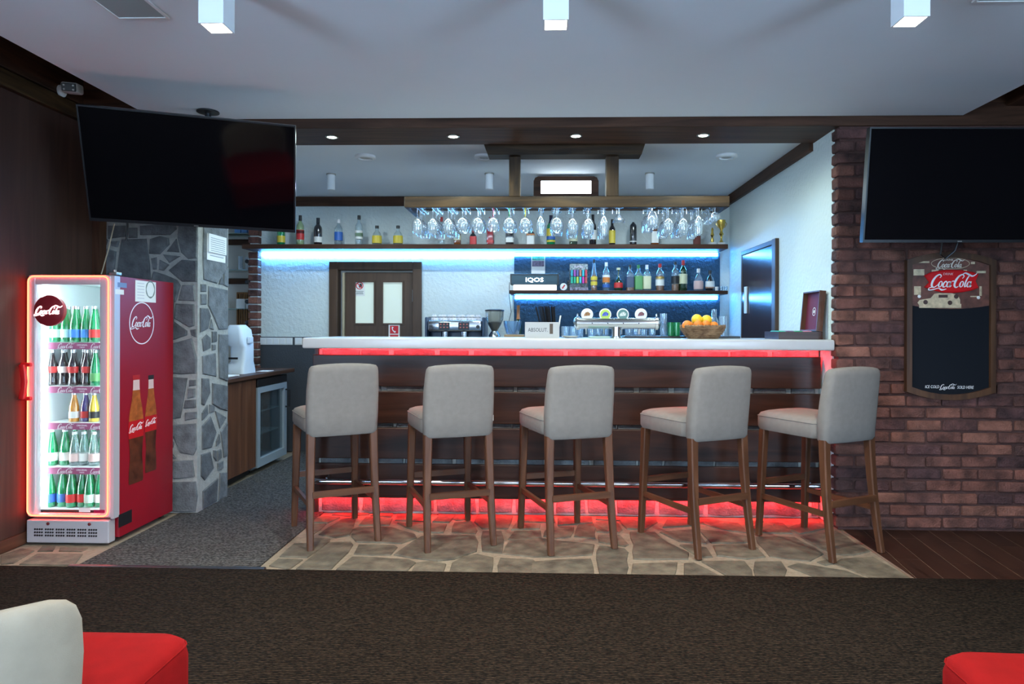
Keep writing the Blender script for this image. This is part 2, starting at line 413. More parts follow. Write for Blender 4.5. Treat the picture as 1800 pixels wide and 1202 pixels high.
# rear wall with two daylight windows (behind the viewpoint)
struct('wall_rear', G().box(XL-.1, XFAR+.1, YREAR-.1, YREAR, 0, .75).box(XL-.1, XFAR+.1, YREAR-.1, YREAR, 2.25, ZTOP)
       .box(XL-.1, -2.3, YREAR-.1, YREAR, .75, 2.25).box(.1, .6, YREAR-.1, YREAR, .75, 2.25).box(3.0, XFAR+.1, YREAR-.1, YREAR, .75, 2.25), M_WHITE)
M_DAY = emis('daylit_pane', (.82, .91, 1), WINDOW_E)
for i, (a, b) in enumerate(((-2.3, .1), (.6, 3.0))):
    wn = struct('window_%d' % (i+1), G().box(a, a+.06, YREAR-.08, YREAR-.02, .75, 2.25).box(b-.06, b, YREAR-.08, YREAR-.02, .75, 2.25).box(a+.06, b-.06, YREAR-.08, YREAR-.02, .75, .81)
                .box(a+.06, b-.06, YREAR-.08, YREAR-.02, 2.19, 2.25).box((a+b)/2-.03, (a+b)/2+.03, YREAR-.08, YREAR-.02, .81, 2.19), M_DOOR)
    for q in (0, 1):
        x0 = a+.06 if q == 0 else (a+b)/2+.03; x1 = (a+b)/2-.03 if q == 0 else b-.06
        obj('pane', G().box(x0, x1, YREAR-.06, YREAR-.05, .81, 2.19), M_DAY, wn)
# beams over the bar
struct('trim_5', G().rbox(XL, XFAR, YF-.005, 4.69, 2.505, ZTOP, .006), M_WOODDARK('X'))
struct('trim_6', G().rbox(2.84, 2.98, YREAR, YF-.006, 2.62, ZTOP, .006), M_WOODDARK('Y'))
struct('trim_7', G().rbox(XR-.03, XR-.001, 4.69, YB, 2.452, 2.547, .004), M_WOODDARK('Y'))
struct('trim_8', G().rbox(-2.84, XR-.031, YB-.03, YB-.001, 2.452, 2.546, .004), M_WOODDARK('X'))


# --- bricks
def brick_mesh(L_, H_, D_, k):
    rd = random.Random(k); g = G().rbox(-L_/2, L_/2, 0, D_, -H_/2, H_/2, .007, 1)
    return g.map(lambda x, y, z: (x+rd.uniform(-.0022, .0022), y+(rd.uniform(-.003, .003) if y < D_/2 else 0), z+rd.uniform(-.0022, .0022)))


wbr = struct('wall_right_brick', G().box(XR+.008, XFAR, YF+.012, 4.37, 0, 2.505), M_MORTAR)
PITCH, BL, BH = .0752, .218, .062
bmats = [M_BRICK, M_BRICKL, M_BRICKD]
full = [mesh('brick', brick_mesh(BL-.013, BH, .035, k), bmats[k % 3]) for k in range(6)]
nrow = int(2.5/PITCH)
for r_ in range(nrow):
    z = .012+PITCH*(r_+.5)
    cl = .108 if r_ % 2 else .205
    obj('brick', brick_mesh(cl, BH, .088, 100+r_), random.choice(bmats), wbr, loc=(XR-.012+cl/2, YF-.004, z))
    x = XR-.012+cl+.013
    while x < XFAR-.02:
        L_ = min(BL-.013, XFAR-x)
        if L_ < BL-.02: obj('brick', brick_mesh(L_, BH, .035, int(x*99)), random.choice(bmats), wbr, loc=(x+L_/2, YF-.002, z))
        else:
            me = random.choice([full[0], full[0], full[3], full[1], full[2], full[5], full[4]])
            obj('brick', me, None, wbr, loc=(x+L_/2, YF-.004+random.uniform(-.003, .004), z+random.uniform(-.002, .002)))
        x += BL+random.uniform(-.004, .004)
# brick edge of the back wall by the nook
wbc = struct('wall_back_brick_edge', G().box(-2.92, -2.841, YB-.06, 7.2, 0, 2.546), mat('white_mortar', (.62, .62, .58), .9))
for r_ in range(33):
    z = .04+PITCH*(r_+.5)
    if z > 2.5: break
    obj('brick', brick_mesh(.10, BH, .12, 300+r_), random.choice((M_BRICK, M_BRICK, M_BRICKL)), wbc, loc=(-2.882, YB-.085, z))


# --- flagstones
def resample(poly, step, rd, jit):
    out = []; n = len(poly)
    for i in range(n):
        a, b = Vector(poly[i]), Vector(poly[(i+1) % n]); d = (b-a).length; k = max(1, min(3, int(d/step)))
        for j in range(k):
            p = a.lerp(b, j/k)
            if j: p += Vector((rd.uniform(-jit, jit), rd.uniform(-jit, jit)))
            elif n > 3: p = p*.95+(Vector(poly[i-1])+b)*.025
            out.append(p)
    return out


def stone(parent, poly3, nrm, thick, mt, k, bev=.006):
    """flat stone from its outline on a wall or floor plane, with a rounded proud face"""
    rd = random.Random(k); nrm = Vector(nrm)
    ex = Vector((1, 0, 0)) if abs(nrm.x) < .5 else Vector((0, 1, 0)); ey = nrm.cross(ex)
    c = sum(poly3, Vector())/len(poly3); P = [((p-c).dot(ex), (p-c).dot(ey)) for p in poly3]
    P = resample(P, .10, rd, .006); n = len(P)
    def ring(ins, h): 
        out = []
        for p in P:
            q = p*(1-ins/max(p.length, ins*2)); out.append(tuple(ex*q.x+ey*q.y+nrm*h))
        return out
    t = thick+rd.uniform(-.001, .002)
    g = G().loft([ring(-.007, -.004), ring(-.005, t*.55), ring(bev-.005, t)], caps=True)
    return obj('stone', g, mt, parent, loc=c)


def crop(ox, oy, sc, polys): return [[(ox+u/sc, oy+v/sc) for u, v in p] for p in polys]


floor_px = crop(540, 780, 3.913, [
    [(30, 652), (160, 660), (112, 703), (25, 708)], [(75, 628), (240, 520), (340, 502), (290, 635), (200, 648)],
    [(315, 592), (350, 579), (580, 577), (738, 625), (752, 650), (650, 688), (335, 678), (308, 640)], [(322, 762), (352, 697), (600, 702), (618, 715), (572, 768), (450, 768)],
    [(190, 870), (310, 782), (450, 787), (700, 802), (742, 820), (690, 882)], [(592, 770), (785, 637), (1162, 637), (1172, 680), (1162, 743), (1010, 797), (900, 808), (720, 788)],
    [(715, 884), (752, 824), (850, 812), (952, 832), (938, 888)], [(972, 890), (1002, 822), (1080, 778), (1170, 763), (1278, 786), (1273, 894)],
    [(1312, 894), (1327, 787), (1558, 802), (1582, 830), (1578, 902)], [(1205, 602), (1338, 602), (1348, 660), (1343, 758), (1202, 742), (1203, 690)],
    [(1382, 660), (1422, 607), (1606, 602), (1612, 648), (1440, 665)], [(612, 547), (966, 557), (936, 617), (770, 608), (685, 580)],
    [(992, 612), (1012, 542), (1130, 535), (1168, 600), (1160, 622)], [(352, 563), (402, 505), (588, 515), (566, 563)],
    [(602, 530), (622, 475), (828, 470), (846, 510), (800, 538)], [(862, 540), (902, 498), (1016, 503), (976, 545)],
    [(1152, 540), (1172, 485), (1418, 495), (1380, 588), (1202, 588)], [(1402, 593), (1432, 550), (1606, 555), (1598, 588)],
    [(170, 492), (215, 462), (418, 465), (428, 490), (280, 500)], [(435, 498), (470, 470), (596, 475), (578, 508)],
    [(892, 488), (930, 475), (1138, 483), (1118, 523), (1034, 530)], [(1440, 538), (1455, 487), (1700, 492), (1705, 545)],
    [(20, 560), (130, 555), (40, 625)], [(60, 505), (150, 505), (225, 510), (140, 548), (20, 545)]])
floor_px += crop(980, 780, 3.6, [
    [(-290, 600), (-220, 585), (0, 617), (235, 640), (220, 706), (0, 718), (-150, 718), (-350, 700)], [(-170, 832), (-160, 752), (0, 740), (213, 732), (233, 838), (0, 836)],
    [(0, 600), (80, 592), (106, 528), (-60, 528), (-90, 590)], [(102, 590), (132, 515), (228, 505), (243, 603)], [(248, 560), (243, 495), (368, 485), (408, 548), (390, 563)],
    [(257, 582), (398, 582), (448, 640), (428, 653), (262, 625)], [(262, 647), (428, 667), (447, 690), (432, 740), (446, 780), (438, 845), (268, 842), (250, 730)],
    [(455, 562), (618, 562), (700, 632), (828, 692), (832, 733), (474, 733), (487, 640)], [(473, 762), (762, 752), (743, 842), (464, 846)],
    [(797, 846), (803, 762), (860, 757), (1045, 852)], [(905, 748), (1188, 748), (1222, 800), (1236, 852), (1092, 852)], [(772, 642), (860, 647), (942, 662), (982, 720), (902, 724)],
    [(982, 648), (1228, 643), (1266, 667), (1315, 718), (1200, 732), (1012, 713)], [(642, 562), (868, 543), (945, 637), (772, 622)], [(893, 545), (1050, 562), (1216, 592), (1226, 628), (972, 632)],
    [(1248, 748), (1418, 748), (1446, 800), (1436, 856), (1252, 852)], [(1248, 592), (1500, 592), (1685, 700), (1598, 745), (1342, 718)],
    [(0, 520), (0, 468), (218, 466), (223, 503)], [(242, 482), (247, 466), (378, 470), (396, 490)], [(395, 485), (405, 467), (626, 476), (630, 500), (560, 543), (440, 543)],
    [(662, 532), (692, 482), (868, 477), (876, 520)], [(905, 475), (1146, 505), (1214, 568), (1060, 548), (900, 505)], [(1232, 562), (1252, 487), (1428, 506), (1492, 570)],
    [(1445, 540), (1560, 497), (1716, 516), (1688, 540), (1532, 572)]])
floor_px += crop(1280, 860, 3.46, [
    [(435, 292), (658, 255), (765, 330), (862, 380), (760, 402), (642, 398), (545, 350)], [(645, 455), (682, 428), (880, 413), (1130, 555), (890, 552), (722, 480)],
    [(362, 472), (422, 452), (720, 502), (865, 556), (552, 548)], [(542, 445), (600, 432), (636, 455), (590, 464)]])
floor_px += crop(0, 880, 2.571, [
    [(1217, 297), (1257, 267), (1368, 270), (1308, 313)], [(1262, 256), (1328, 197), (1470, 195), (1492, 183), (1390, 260)], [(1332, 313), (1488, 190), (1586, 188), (1596, 200), (1500, 312)],
    [(5, 290), (60, 285), (155, 228), (100, 218), (5, 250)], [(84, 290), (165, 243), (375, 243), (338, 295)], [(268, 230), (273, 213), (396, 217), (368, 232)], [(172, 230), (192, 208), (248, 210), (238, 230)]])
for k, p in enumerate(floor_px):
    P3 = [at(x, y, Z=-.004) for x, y in p]
    P3 = [Vector((min(max(q.x, -2.96), 1.85), min(max(q.y, 3.452), 4.60), -.004)) for q in P3]
    stone(fl_stone, P3, (0, 0, 1), .006, M_FSTONE, k, .004)


# --- dark plank tiles on the right
def clip(poly, nx, ny, d):
    out = []
    for i in range(len(poly)):
        a, b = poly[i], poly[(i+1) % len(poly)]; da = a[0]*nx+a[1]*ny-d; db = b[0]*nx+b[1]*ny-d
        if da <= 0: out.append(a)
        if (da < 0) != (db < 0): t = da/(da-db); out.append((a[0]+(b[0]-a[0])*t, a[1]+(b[1]-a[1])*t))
    return out


dx, dy = .122, .886; dl = math.hypot(dx, dy); dx /= dl; dy /= dl
for i in range(-2, 15):
    x0 = 2.122+.1335*i
    off = (i*.37) % .8
    for j in range(-2, 4):
        s0 = -1.0+off+j*.8; q = []
        for (a, b) in ((.0012, .0012), (.1335-.0012, .0012), (.1335-.0012, .8-.0012), (.0012, .8-.0012)):
            q.append((x0+a+dx*(s0+b), 4.322+dy*(s0+b)))
        for n in ((-1, 0, -1.862), (1, 0, XFAR-.003), (0, -1, -3.45), (0, 1, 4.30)):
            if q: q = clip(q, *n)
        if len(q) < 3: continue
        c = (sum(a for a, b in q)/len(q), sum(b for a, b in q)/len(q))
        obj('plank', G().prism([(a-c[0], b-c[1]) for a, b in q], .004, (0, 0, 0), (1, 0, 0), (0, 1, 0), (0, 0, 1)), M_PLANK, fl_plank, loc=(c[0], c[1], -.003))

# --- stone pillar
pil = struct('wall_stone_pillar', G().box(XL, -2.306, 4.492, 4.93, 0, 2.505), M_GROUT)
pf = crop(160, 380, 4.623, [
    [(400, 78), (690, 78), (690, 105), (640, 150), (402, 153)], [(717, 20), (868, 20), (868, 342), (790, 342), (737, 290), (712, 180)], [(487, 187), (560, 167), (628, 182), (632, 230), (560, 303), (477, 303)],
    [(624, 284), (693, 190), (712, 289)], [(592, 312), (718, 326), (640, 373)], [(492, 347), (533, 337), (533, 428), (507, 428)], [(562, 358), (632, 396), (590, 438), (557, 433)],
    [(634, 440), (742, 358), (868, 362), (868, 532), (742, 527)], [(252, 192), (380, 192), (448, 183), (473, 400), (487, 518), (222, 498), (217, 460), (242, 280)], [(312, 98), (373, 98), (373, 173), (312, 173)],
    [(72, 243), (130, 272), (203, 287), (188, 468), (72, 478)], [(167, 207), (228, 202), (213, 248), (172, 238)], [(142, 78), (278, 78), (278, 163), (142, 183)], [(72, 144), (133, 197), (123, 228), (72, 228)],
    [(76, 118), (122, 85), (120, 158)], [(512, 452), (600, 482), (698, 522), (722, 560), (688, 688), (610, 730), (500, 640), (490, 535)], [(747, 562), (838, 562), (848, 688), (712, 683)],
    [(692, 712), (838, 717), (838, 888), (800, 898), (682, 828)], [(600, 850), (645, 838), (778, 932), (778, 963), (600, 1030)], [(812, 927), (850, 922), (853, 978), (822, 963)]])
pf += crop(160, 380, 2.225, [
    [(290, 505), (395, 477), (418, 560), (418, 613), (290, 610)], [(280, 625), (378, 632), (350, 788), (280, 800)], [(387, 642), (408, 642), (408, 660), (386, 664)], [(382, 676), (406, 676), (406, 705), (380, 711)],
    [(370, 721), (408, 719), (408, 747), (364, 751)], [(370, 769), (420, 766), (420, 789), (370, 797)], [(280, 822), (415, 810), (420, 908), (400, 932), (350, 923), (325, 860), (290, 850)],
    [(280, 850), (298, 862), (323, 885), (320, 903), (280, 905)], [(280, 918), (308, 922), (333, 945), (280, 950)], [(280, 962), (398, 954), (406, 1018), (280, 1024)], [(280, 1042), (422, 1037), (422, 1163), (280, 1150)]])
# stones behind and above things
pf += [[(176, 610), (215, 600), (218, 690), (180, 700)], [(225, 600), (280, 610), (275, 680), (228, 690)], [(176, 710), (230, 700), (240, 790), (178, 800)], [(178, 520), (215, 515), (218, 590), (178, 595)],
       [(178, 290), (240, 280), (250, 385), (178, 388)], [(250, 290), (315, 285), (312, 385), (258, 385)], [(178, 205), (260, 205), (245, 270), (178, 280)], [(270, 205), (348, 205), (348, 275), (262, 275)]]
for k, p in enumerate(pf):
    P3 = [at(x, y, Y=4.49) for x, y in p]
    P3 = [Vector((min(max(q.x, XL+.01), -2.312), 4.49, min(max(q.z, .01), 2.49))) for q in P3]
    stone(pil, P3, (0, -1, 0), .010, M_STONE, 500+k)
ps = crop(160, 380, 2.225, [
    [(437, -60), (528, -40), (530, 200), (490, 263), (437, 253)], [(498, 265), (508, 228), (513, 265)], [(516, 212), (538, 198), (535, 278), (516, 268)], [(427, 267), (447, 267), (447, 294), (427, 294)],
    [(427, 306), (447, 306), (447, 344), (427, 344)], [(456, 273), (532, 287), (532, 443), (497, 443), (477, 390), (456, 350)], [(424, 358), (454, 362), (464, 390), (454, 438), (424, 455)], [(461, 438), (468, 404), (476, 443)],
    [(432, 480), (450, 464), (464, 476), (464, 514), (437, 528)], [(471, 452), (488, 452), (488, 489), (471, 494)], [(471, 503), (483, 503), (483, 521), (471, 524)], [(496, 460), (534, 460), (534, 648), (498, 634)],
    [(432, 547), (484, 534), (487, 628), (434, 616)], [(430, 634), (458, 636), (462, 690), (440, 738), (430, 735)], [(471, 652), (532, 662), (532, 763), (471, 734)], [(432, 770), (452, 738), (454, 774), (432, 798)], [(461, 737), (480, 742), (478, 764), (461, 769)],
    [(432, 820), (465, 783), (487, 845), (469, 903), (432, 913)], [(484, 763), (525, 787), (501, 828)], [(504, 842), (530, 803), (532, 938), (516, 943)], [(488, 880), (498, 853), (502, 885), (488, 898)],
    [(428, 932), (464, 922), (477, 985), (442, 1032), (428, 1015)], [(476, 917), (487, 917), (487, 958), (476, 940)], [(493, 917), (505, 912), (508, 944), (493, 958)], [(493, 967), (513, 957), (513, 984), (493, 993)],
    [(434, 1075), (494, 1023), (488, 1123), (434, 1155)], [(501, 1003), (530, 1000), (530, 1100), (496, 1118)]])
for k, p in enumerate(ps):
    P3 = [at(x, y, X=-2.308) for x, y in p]
    P3 = [Vector((-2.308, min(max(q.y, 4.495), 4.92), min(max(q.z, .01), 2.49))) for q in P3]
    stone(pil, P3, (1, 0, 0), .010, M_STONE, 700+k)

# --- doors
d1 = struct('door_1', G().rbox(-2.137, -2.05, YB-.035, YB+.09, 0, 1.897, .006).rbox(-1.298, -1.21, YB-.035, YB+.09, 0, 1.897, .006).rbox(-2.05, -1.298, YB-.035, YB+.09, 1.815, 1.897, .006), M_DOOR)
obj('door_leaf', G().box(-1.985, -1.302, YB+.02, YB+.06, 0, 1.28).box(-1.985, -1.302, YB+.02, YB+.06, 1.70, 1.795).box(-1.985, -1.887, YB+.02, YB+.06, 1.28, 1.70).box(-1.694, -1.608, YB+.02, YB+.06, 1.28, 1.70).box(-1.407, -1.302, YB+.02, YB+.06, 1.28, 1.70), M_DOOR, d1)
M_FROST = mat('frosted_pane', (.60, .66, .58), .35, emit=(.75, .85, .72), estr=.22)
for a, b in ((-1.887, -1.694), (-1.608, -1.407)):
    obj('pane', G().box(a, b, YB+.035, YB+.045, 1.28, 1.70), M_FROST, d1)
    obj('pane_frame', G().box(a-.012, a+.004, YB+.010, YB+.02, 1.27, 1.71).box(b-.004, b+.012, YB+.010, YB+.02, 1.27, 1.71).box(a+.004, b-.004, YB+.010, YB+.02, 1.27, 1.285).box(a+.004, b-.004, YB+.010, YB+.02, 1.695, 1.71), M_DOOR, d1)
obj('hinge', G().cyl((-1.30, YB-.005, 1.50), (-1.30, YB-.005, 1.62), .009, n=8), M_BRUSH, d1)
obj('jamb_edge', G().box(-2.012, -1.99, YB+.0, YB+.05, 0, 1.79), mat('pale_edge', (.40, .33, .22), .6), d1)
ns_ = at(632, 508, Y=YB+.03)
sgn = thing('prohibition_sign', 'white no-entry sticker with black hand on left door pane', 'sign', (ns_.x, YB+.034, ns_.z-.07))
obj('sheet', G().box(-.052, .052, -.001, .0, 0, .155), M_PAPER, sgn)
g = G(); ribbon(g, [(.034*math.cos(a*math.pi/6), .034*math.sin(a*math.pi/6)) for a in range(12)], [.008], True, .001, 3); ribbon(g, [(-.024, .024), (.024, -.024)], [.008, .008], False, .001, 2)
obj('red_ring', g.xf(face_cam(0, -.002, .105)), mat('sign_red', (.6, .01, .02), .5), sgn)
obj('hand_symbol', G().prism([(-.01, -.02), (.018, -.02), (.02, .012), (.012, .02), (0, .018), (-.012, .004)], .0008, (.004, -.0016, .105), (1, 0, 0), (0, 0, 1), (0, -1, 0)), M_INK, sgn)
obj('caption', G().box(-.04, .04, -.002, -.001, .045, .049).box(-.034, .034, -.002, -.001, .033, .037).box(-.038, .038, -.002, -.001, .021, .025), M_INK, sgn)
pp = at(693, 582, Y=YB+.02)
ph = thing('phone_sign', 'red square telephone sign on the wooden door', 'sign', (pp.x, YB+.017, pp.z-.13))
obj('sheet', G().box(-.056, .056, -.001, 0, 0, .20), M_PAPER, ph)
obj('red_field', G().box(-.042, .042, -.002, -.001, .105, .185).box(-.042, .042, -.002, -.001, .02, .095), mat('sign_red', (.6, .01, .02), .5), ph)
g = G(); ribbon(g, [(-.014, .028), (-.018, .008), (-.006, -.014), (.014, -.024)], [.02, .009, .009, .02], False, .001)
obj('handset', g.xf(face_cam(0, -.003, .145)), M_WPRINT, ph)
# side door in the right wall
da, db = 5.36, 6.34
d2 = struct('door_2', G().rbox(XR-.03, XR+.02, da, da+.085, 0, 1.95, .005).rbox(XR-.012, XR+.02, db-.03, db, 0, 1.95, .005).rbox(XR-.02, XR+.02, da+.085, db-.03, 1.91, 1.95, .005), M_DOOR)
obj('door_leaf', G().box(XR-.008, XR+.02, da+.085, db-.03, 0, 1.91), wood('door_gloss', (.028, .014, .012), (.06, .028, .02), 'Z', 5, .22, 16, True, .6), d2)
obj('handle_plate', G().rbox(XR-.022, XR-.009, db-.20, db-.13, 1.38, 1.62, .004), M_PAPER, d2)

# ------------------------------------------------------------------ bar
bar = thing('bar_counter', 'stone bar counter faced with wide dark stained boards', 'bar', (.14, 4.8, 0))
BX0, BX1 = -1.535, 1.815


def L(x, y, z): return (x-.14, y-4.8, z)


def lbox(g, x0, x1, y0, y1, z0, z1): return g.box(x0-.14, x1-.14, y0-4.8, y1-4.8, z0, z1)


core = obj('stone_core', lbox(G(), BX0+.03, BX1, 4.552, 4.92, 0, 1.108), M_GROUT, bar)
rd = random.Random(5)
for r_, (z0, z1) in enumerate(((.008, .19), (.20, .42), (.43, .66), (.67, .88), (.89, 1.10))):
    x = BX0+.04
    while x < BX1-.05:
        L_ = rd.uniform(.16, .34); x1 = min(x+L_, BX1-.008)
        a, b = rd.uniform(-.03, .03), rd.uniform(-.03, .03)
        P3 = [Vector((x-.14+.01, -.248, z0+.008)), Vector((x1-.14-.01+a*.3, -.248, z0+.008)), Vector((x1-.14-.01-a*.5, -.248, z1-.008)), Vector((x-.14+.01+b*.4, -.248, z1-.008))]
        s_ = stone(core, P3, (0, -1, 0), .012, M_STONE, 900+int(x*50)+r_*300); x = x1+.004
for z0, z1 in ((.855, 1.063), (.609, .821), (.374, .579), (.125, .340)):
    obj('board', G().rbox(BX0-.14, BX1-.003-.14, 4.506-4.8, 4.532-4.8, z0, z1, .005), M_BOARD('X'), bar)
obj('led_strip', lbox(G(), BX0+.05, BX1-.02, 4.514, 4.530, 1.1055, 1.1095), M_LEDR, bar)
obj('led_strip', lbox(G(), BX0+.03, BX1-.02, 4.506, 4.526, .116, .1245), emis('red_led_floor', (1, .02, .02), LED_R*1.6), bar)
obj('led_shield_lip', lbox(G(), BX0, BX1-.003, 4.5055, 4.511, .1135, .1255), M_BOARD('X'), bar)  # lip added to shield the strip and narrow its red spill
obj('end_panel', lbox(G(), BX0+.005, BX0+.028, 4.54, 4.92, 0, 1.106), M_BOARD('Z'), bar)
top = tag(obj('bar_worktop', G().rbox(BX0, 1.816, 4.30, 4.96, 1.11, 1.178, .012, 3), M_COUNTER, smooth=True), 'long white worktop with rounded edges on the bar', 'worktop')
rail = thing('foot_rail', 'chrome foot rail running along the bar front', 'rail', (.14, 4.452, 0))
obj('tube', G().cyl((BX0-.12, 0, .232), (1.80-.14, 0, .232), .021, n=16), M_STEEL, rail, True)
for x in (-1.42, -.5, .42, 1.34, 1.72):
    obj('bracket', G().tube([(x-.14, .0, .25), (x-.14, .03, .268), (x-.14, .047, .268)], .009, 8), M_STEEL, rail, True)
# raised dark mat board on the bar behind the tap
tag(obj('drip_board', G().rbox(.56, 1.36, 4.745, 4.93, 1.178, 1.192, .004), M_BLACK), 'black rubber bar mat under the upside-down glasses', 'bar mat')

# ------------------------------------------------------------------ bar stools
def lerp(a, b, t): return a+(b-a)*t


def make_stool():
    P = {}
    rings = []
    for z, ww, y, t in ((.617, .30, -.205, .02), (.622, .385, -.205, .06), (.64, .405, -.207, .075), (.75, .412, -.212, .08), (.88, .410, -.228, .075), (.985, .398, -.245, .068), (1.008, .39, -.248, .06), (1.02, .37, -.249, .04), (1.024, .30, -.249, .012)):
        ring = []
        for (x, yy) in rrect(ww, t, min(.028, t*.45), 3, 0, y, 6):
            a = max(0, (z-.88)/.14); ring.append((x, yy+.035*(x/.2)**2*.35, z+a*.012*(1-(x/.2)**2)*1.0))
        rings.append(ring)
    P['backrest'] = (G().loft(rings), M_FABRIC, True)
    rings = []
    for z, e in ((.636, .03), (.64, .008), (.66, 0), (.72, 0), (.738, .010), (.748, .035), (.750, .08)):
        rings.append([(x, y, z+(.006*(1-(x/.2)**2) if z > .73 else 0)) for x, y in rrect(.412-2*e, .455-2*e, .045, 4, 0, .055, 3)])
    P['seat'] = (G().loft(rings), M_FABRIC, True)
    def leg(top_, bot, bend, w0, w1):
        rr = []
        for k in range(7):
            t = k/6; c = Vector(top_).lerp(Vector(bot), t); c.y += bend*math.sin(math.pi*t); w_ = lerp(w0, w1, t)
            rr.append([(c.x+a, c.y+b, c.z) for a, b in rrect(w_, w_, .006, 1)])
        return G().loft(rr)
    P['legs'] = [(leg((-.178, .235, .64), (-.19, .262, 0), 0, .046, .034)), leg((.178, .235, .64), (.19, .262, 0), 0, .046, .034),
                 leg((-.178, -.20, .64), (-.192, -.268, 0), .012, .048, .034), leg((.178, -.20, .64), (.192, -.268, 0), .012, .048, .034)]
    P['st'] = [('Y', G().box(-.196, -.178, -.235, .245, .225, .255)), ('Y', G().box(.178, .196, -.235, .245, .225, .255)),
               ('X', G().box(-.175, .175, .240, .260, .305, .340)), ('X', G().box(-.175, .175, -.252, -.230, .280, .315))]
    return P


P = make_stool()
me_back = mesh('backrest', *P['backrest']); me_seat = mesh('seat', *P['seat'])
me_legs = [mesh('leg', g, M_LEG('Z')) for g in P['legs']]; me_st = [mesh('stretcher', g, M_LEG(ax)) for ax, g in P['st']]
me_seam = mesh('seam', G().tube([(x*1.002, .055+y, .722) for x, y in rrect(.412, .455, .045, 4)], .0025, 5, closed=True), M_FABRIC)
me_tag = mesh('fabric_tag', G().rbox(.204, .212, -.20, -.185, .70, .735, .002), M_PAPER)
stools = [((-1.258, 4.092), 29.6, 'grey upholstered bar stool nearest the drinks fridge, first from the left'), ((-.559, 4.078), 22.3, 'grey upholstered bar stool, second from the left along the bar'),
          ((.134, 4.058), 20.3, 'grey upholstered bar stool in the middle of the row of five'), ((.89, 4.036), 27.2, 'grey upholstered bar stool, second from the brick wall'),
          ((1.593, 4.011), 27.5, 'grey upholstered bar stool standing beside the brick wall, rightmost')]
for i, ((x, y), a, lb) in enumerate(stools):
    t = thing('bar_stool', lb, 'bar stool', (x, y, .004), R(a), 'bar stools along the counter')
    obj('backrest', me_back, None, t); s_ = obj('seat', me_seat, None, t); obj('seam', me_seam, None, s_)
    for q in me_legs: obj('leg', q, None, t)
    for q in me_st: obj('stretcher', q, None, t)
    if i in (1, 2, 3): obj('fabric_tag', me_tag, None, t)

# ------------------------------------------------------------------ drinks fridge
FX0, FX1, FY0, FY1, FH = -2.945, -2.443, 3.82, 4.44, 1.535
fr = thing('drinks_fridge', 'red glass-door drinks fridge with glowing red neon frame', 'fridge', ((FX0+FX1)/2, FY0, 0))
hw = (FX1-FX0)/2; D = FY1-FY0
M_INNER = mat('fridge_liner', (.80, .86, .88), .5)
sh = obj('cabinet', G().box(-hw, -hw+.03, .055, D, .03, FH).box(hw-.03, hw, .055, D, .03, FH).box(-hw+.03, hw-.03, .055, D, FH-.03, FH).box(-hw+.03, hw-.03, .055, D, .03, .17).box(-hw+.03, hw-.03, D-.03, D, .17, FH-.03), M_RED, fr)
obj('liner', G().box(-hw+.031, -hw+.034, .056, D-.035, .172, FH-.032).box(hw-.034, hw-.031, .056, D-.035, .172, FH-.032).box(-hw+.036, hw-.036, D-.036, D-.032, .172, FH-.032).box(-hw+.036, hw-.036, .056, D-.037, FH-.034, FH-.031).box(-hw+.036, hw-.036, .056, D-.037, .171, .176), M_INNER, fr)
dz0, dz1 = .155, FH+.004
gx0, gx1 = -hw+.045, hw-.085
gz0, gz1 = at(100, 905, Y=FY0).z, at(100, 500, Y=FY0).z
dr = obj('door', G().rbox(-hw, gx0, 0, .05, dz0, dz1, .008).rbox(gx1, hw-.018, 0, .05, dz0, dz1, .008).rbox(gx0-.004, gx1+.004, .001, .049, dz0, gz0, .004).rbox(gx0-.004, gx1+.004, .001, .049, gz1, dz1, .004), M_SILVER, fr)
obj('glass_pane', G().box(gx0-.003, gx1+.003, .018, .022, gz0-.003, gz1+.003), M_GLASS, dr)
obj('gasket', G().box(-hw+.01, hw-.03, .0505, .054, dz0+.01, dz0+.03).box(-hw+.01, hw-.03, .0505, .054, dz1-.03, dz1-.01), M_BLACK, dr)
nx0, nx1, nz0, nz1 = -hw+.004, hw-.032, dz0+.01, dz1-.008
pts = [(nx0+.5*(nx1-nx0)+x, -.006, nz0+.5*(nz1-nz0)+y) for x, y in rrect(nx1-nx0, nz1-nz0, .03, 5)]
obj('neon_tube', G().tube(pts, .0034, 8, closed=True), M_NEONC, fr, True)
obj('neon_glow_sleeve', G().tube([(a, .001, c) for a, b, c in pts], .0065, 8, closed=True), M_NEON, fr, True)
# handle
hz0, hz1 = at(45, 703, Y=FY0).z, at(45, 637, Y=FY0).z
hx = -hw+.01
hd = obj('handle', G().rbox(hx-.030, hx+.028, -.034, -.012, hz0, hz0+.022, .006).rbox(hx-.030, hx+.028, -.034, -.012, hz1-.022, hz1, .006).loft([[(hx-.012-b+p, -.040+q, z) for p, q in rrect(.03, .022, .006, 2)] for z, b in ((hz0+.01, 0), (hz0+.05, -.006), ((hz0+hz1)/2, -.012), (hz1-.05, -.006), (hz1-.01, 0))]), M_REDP, fr, True)
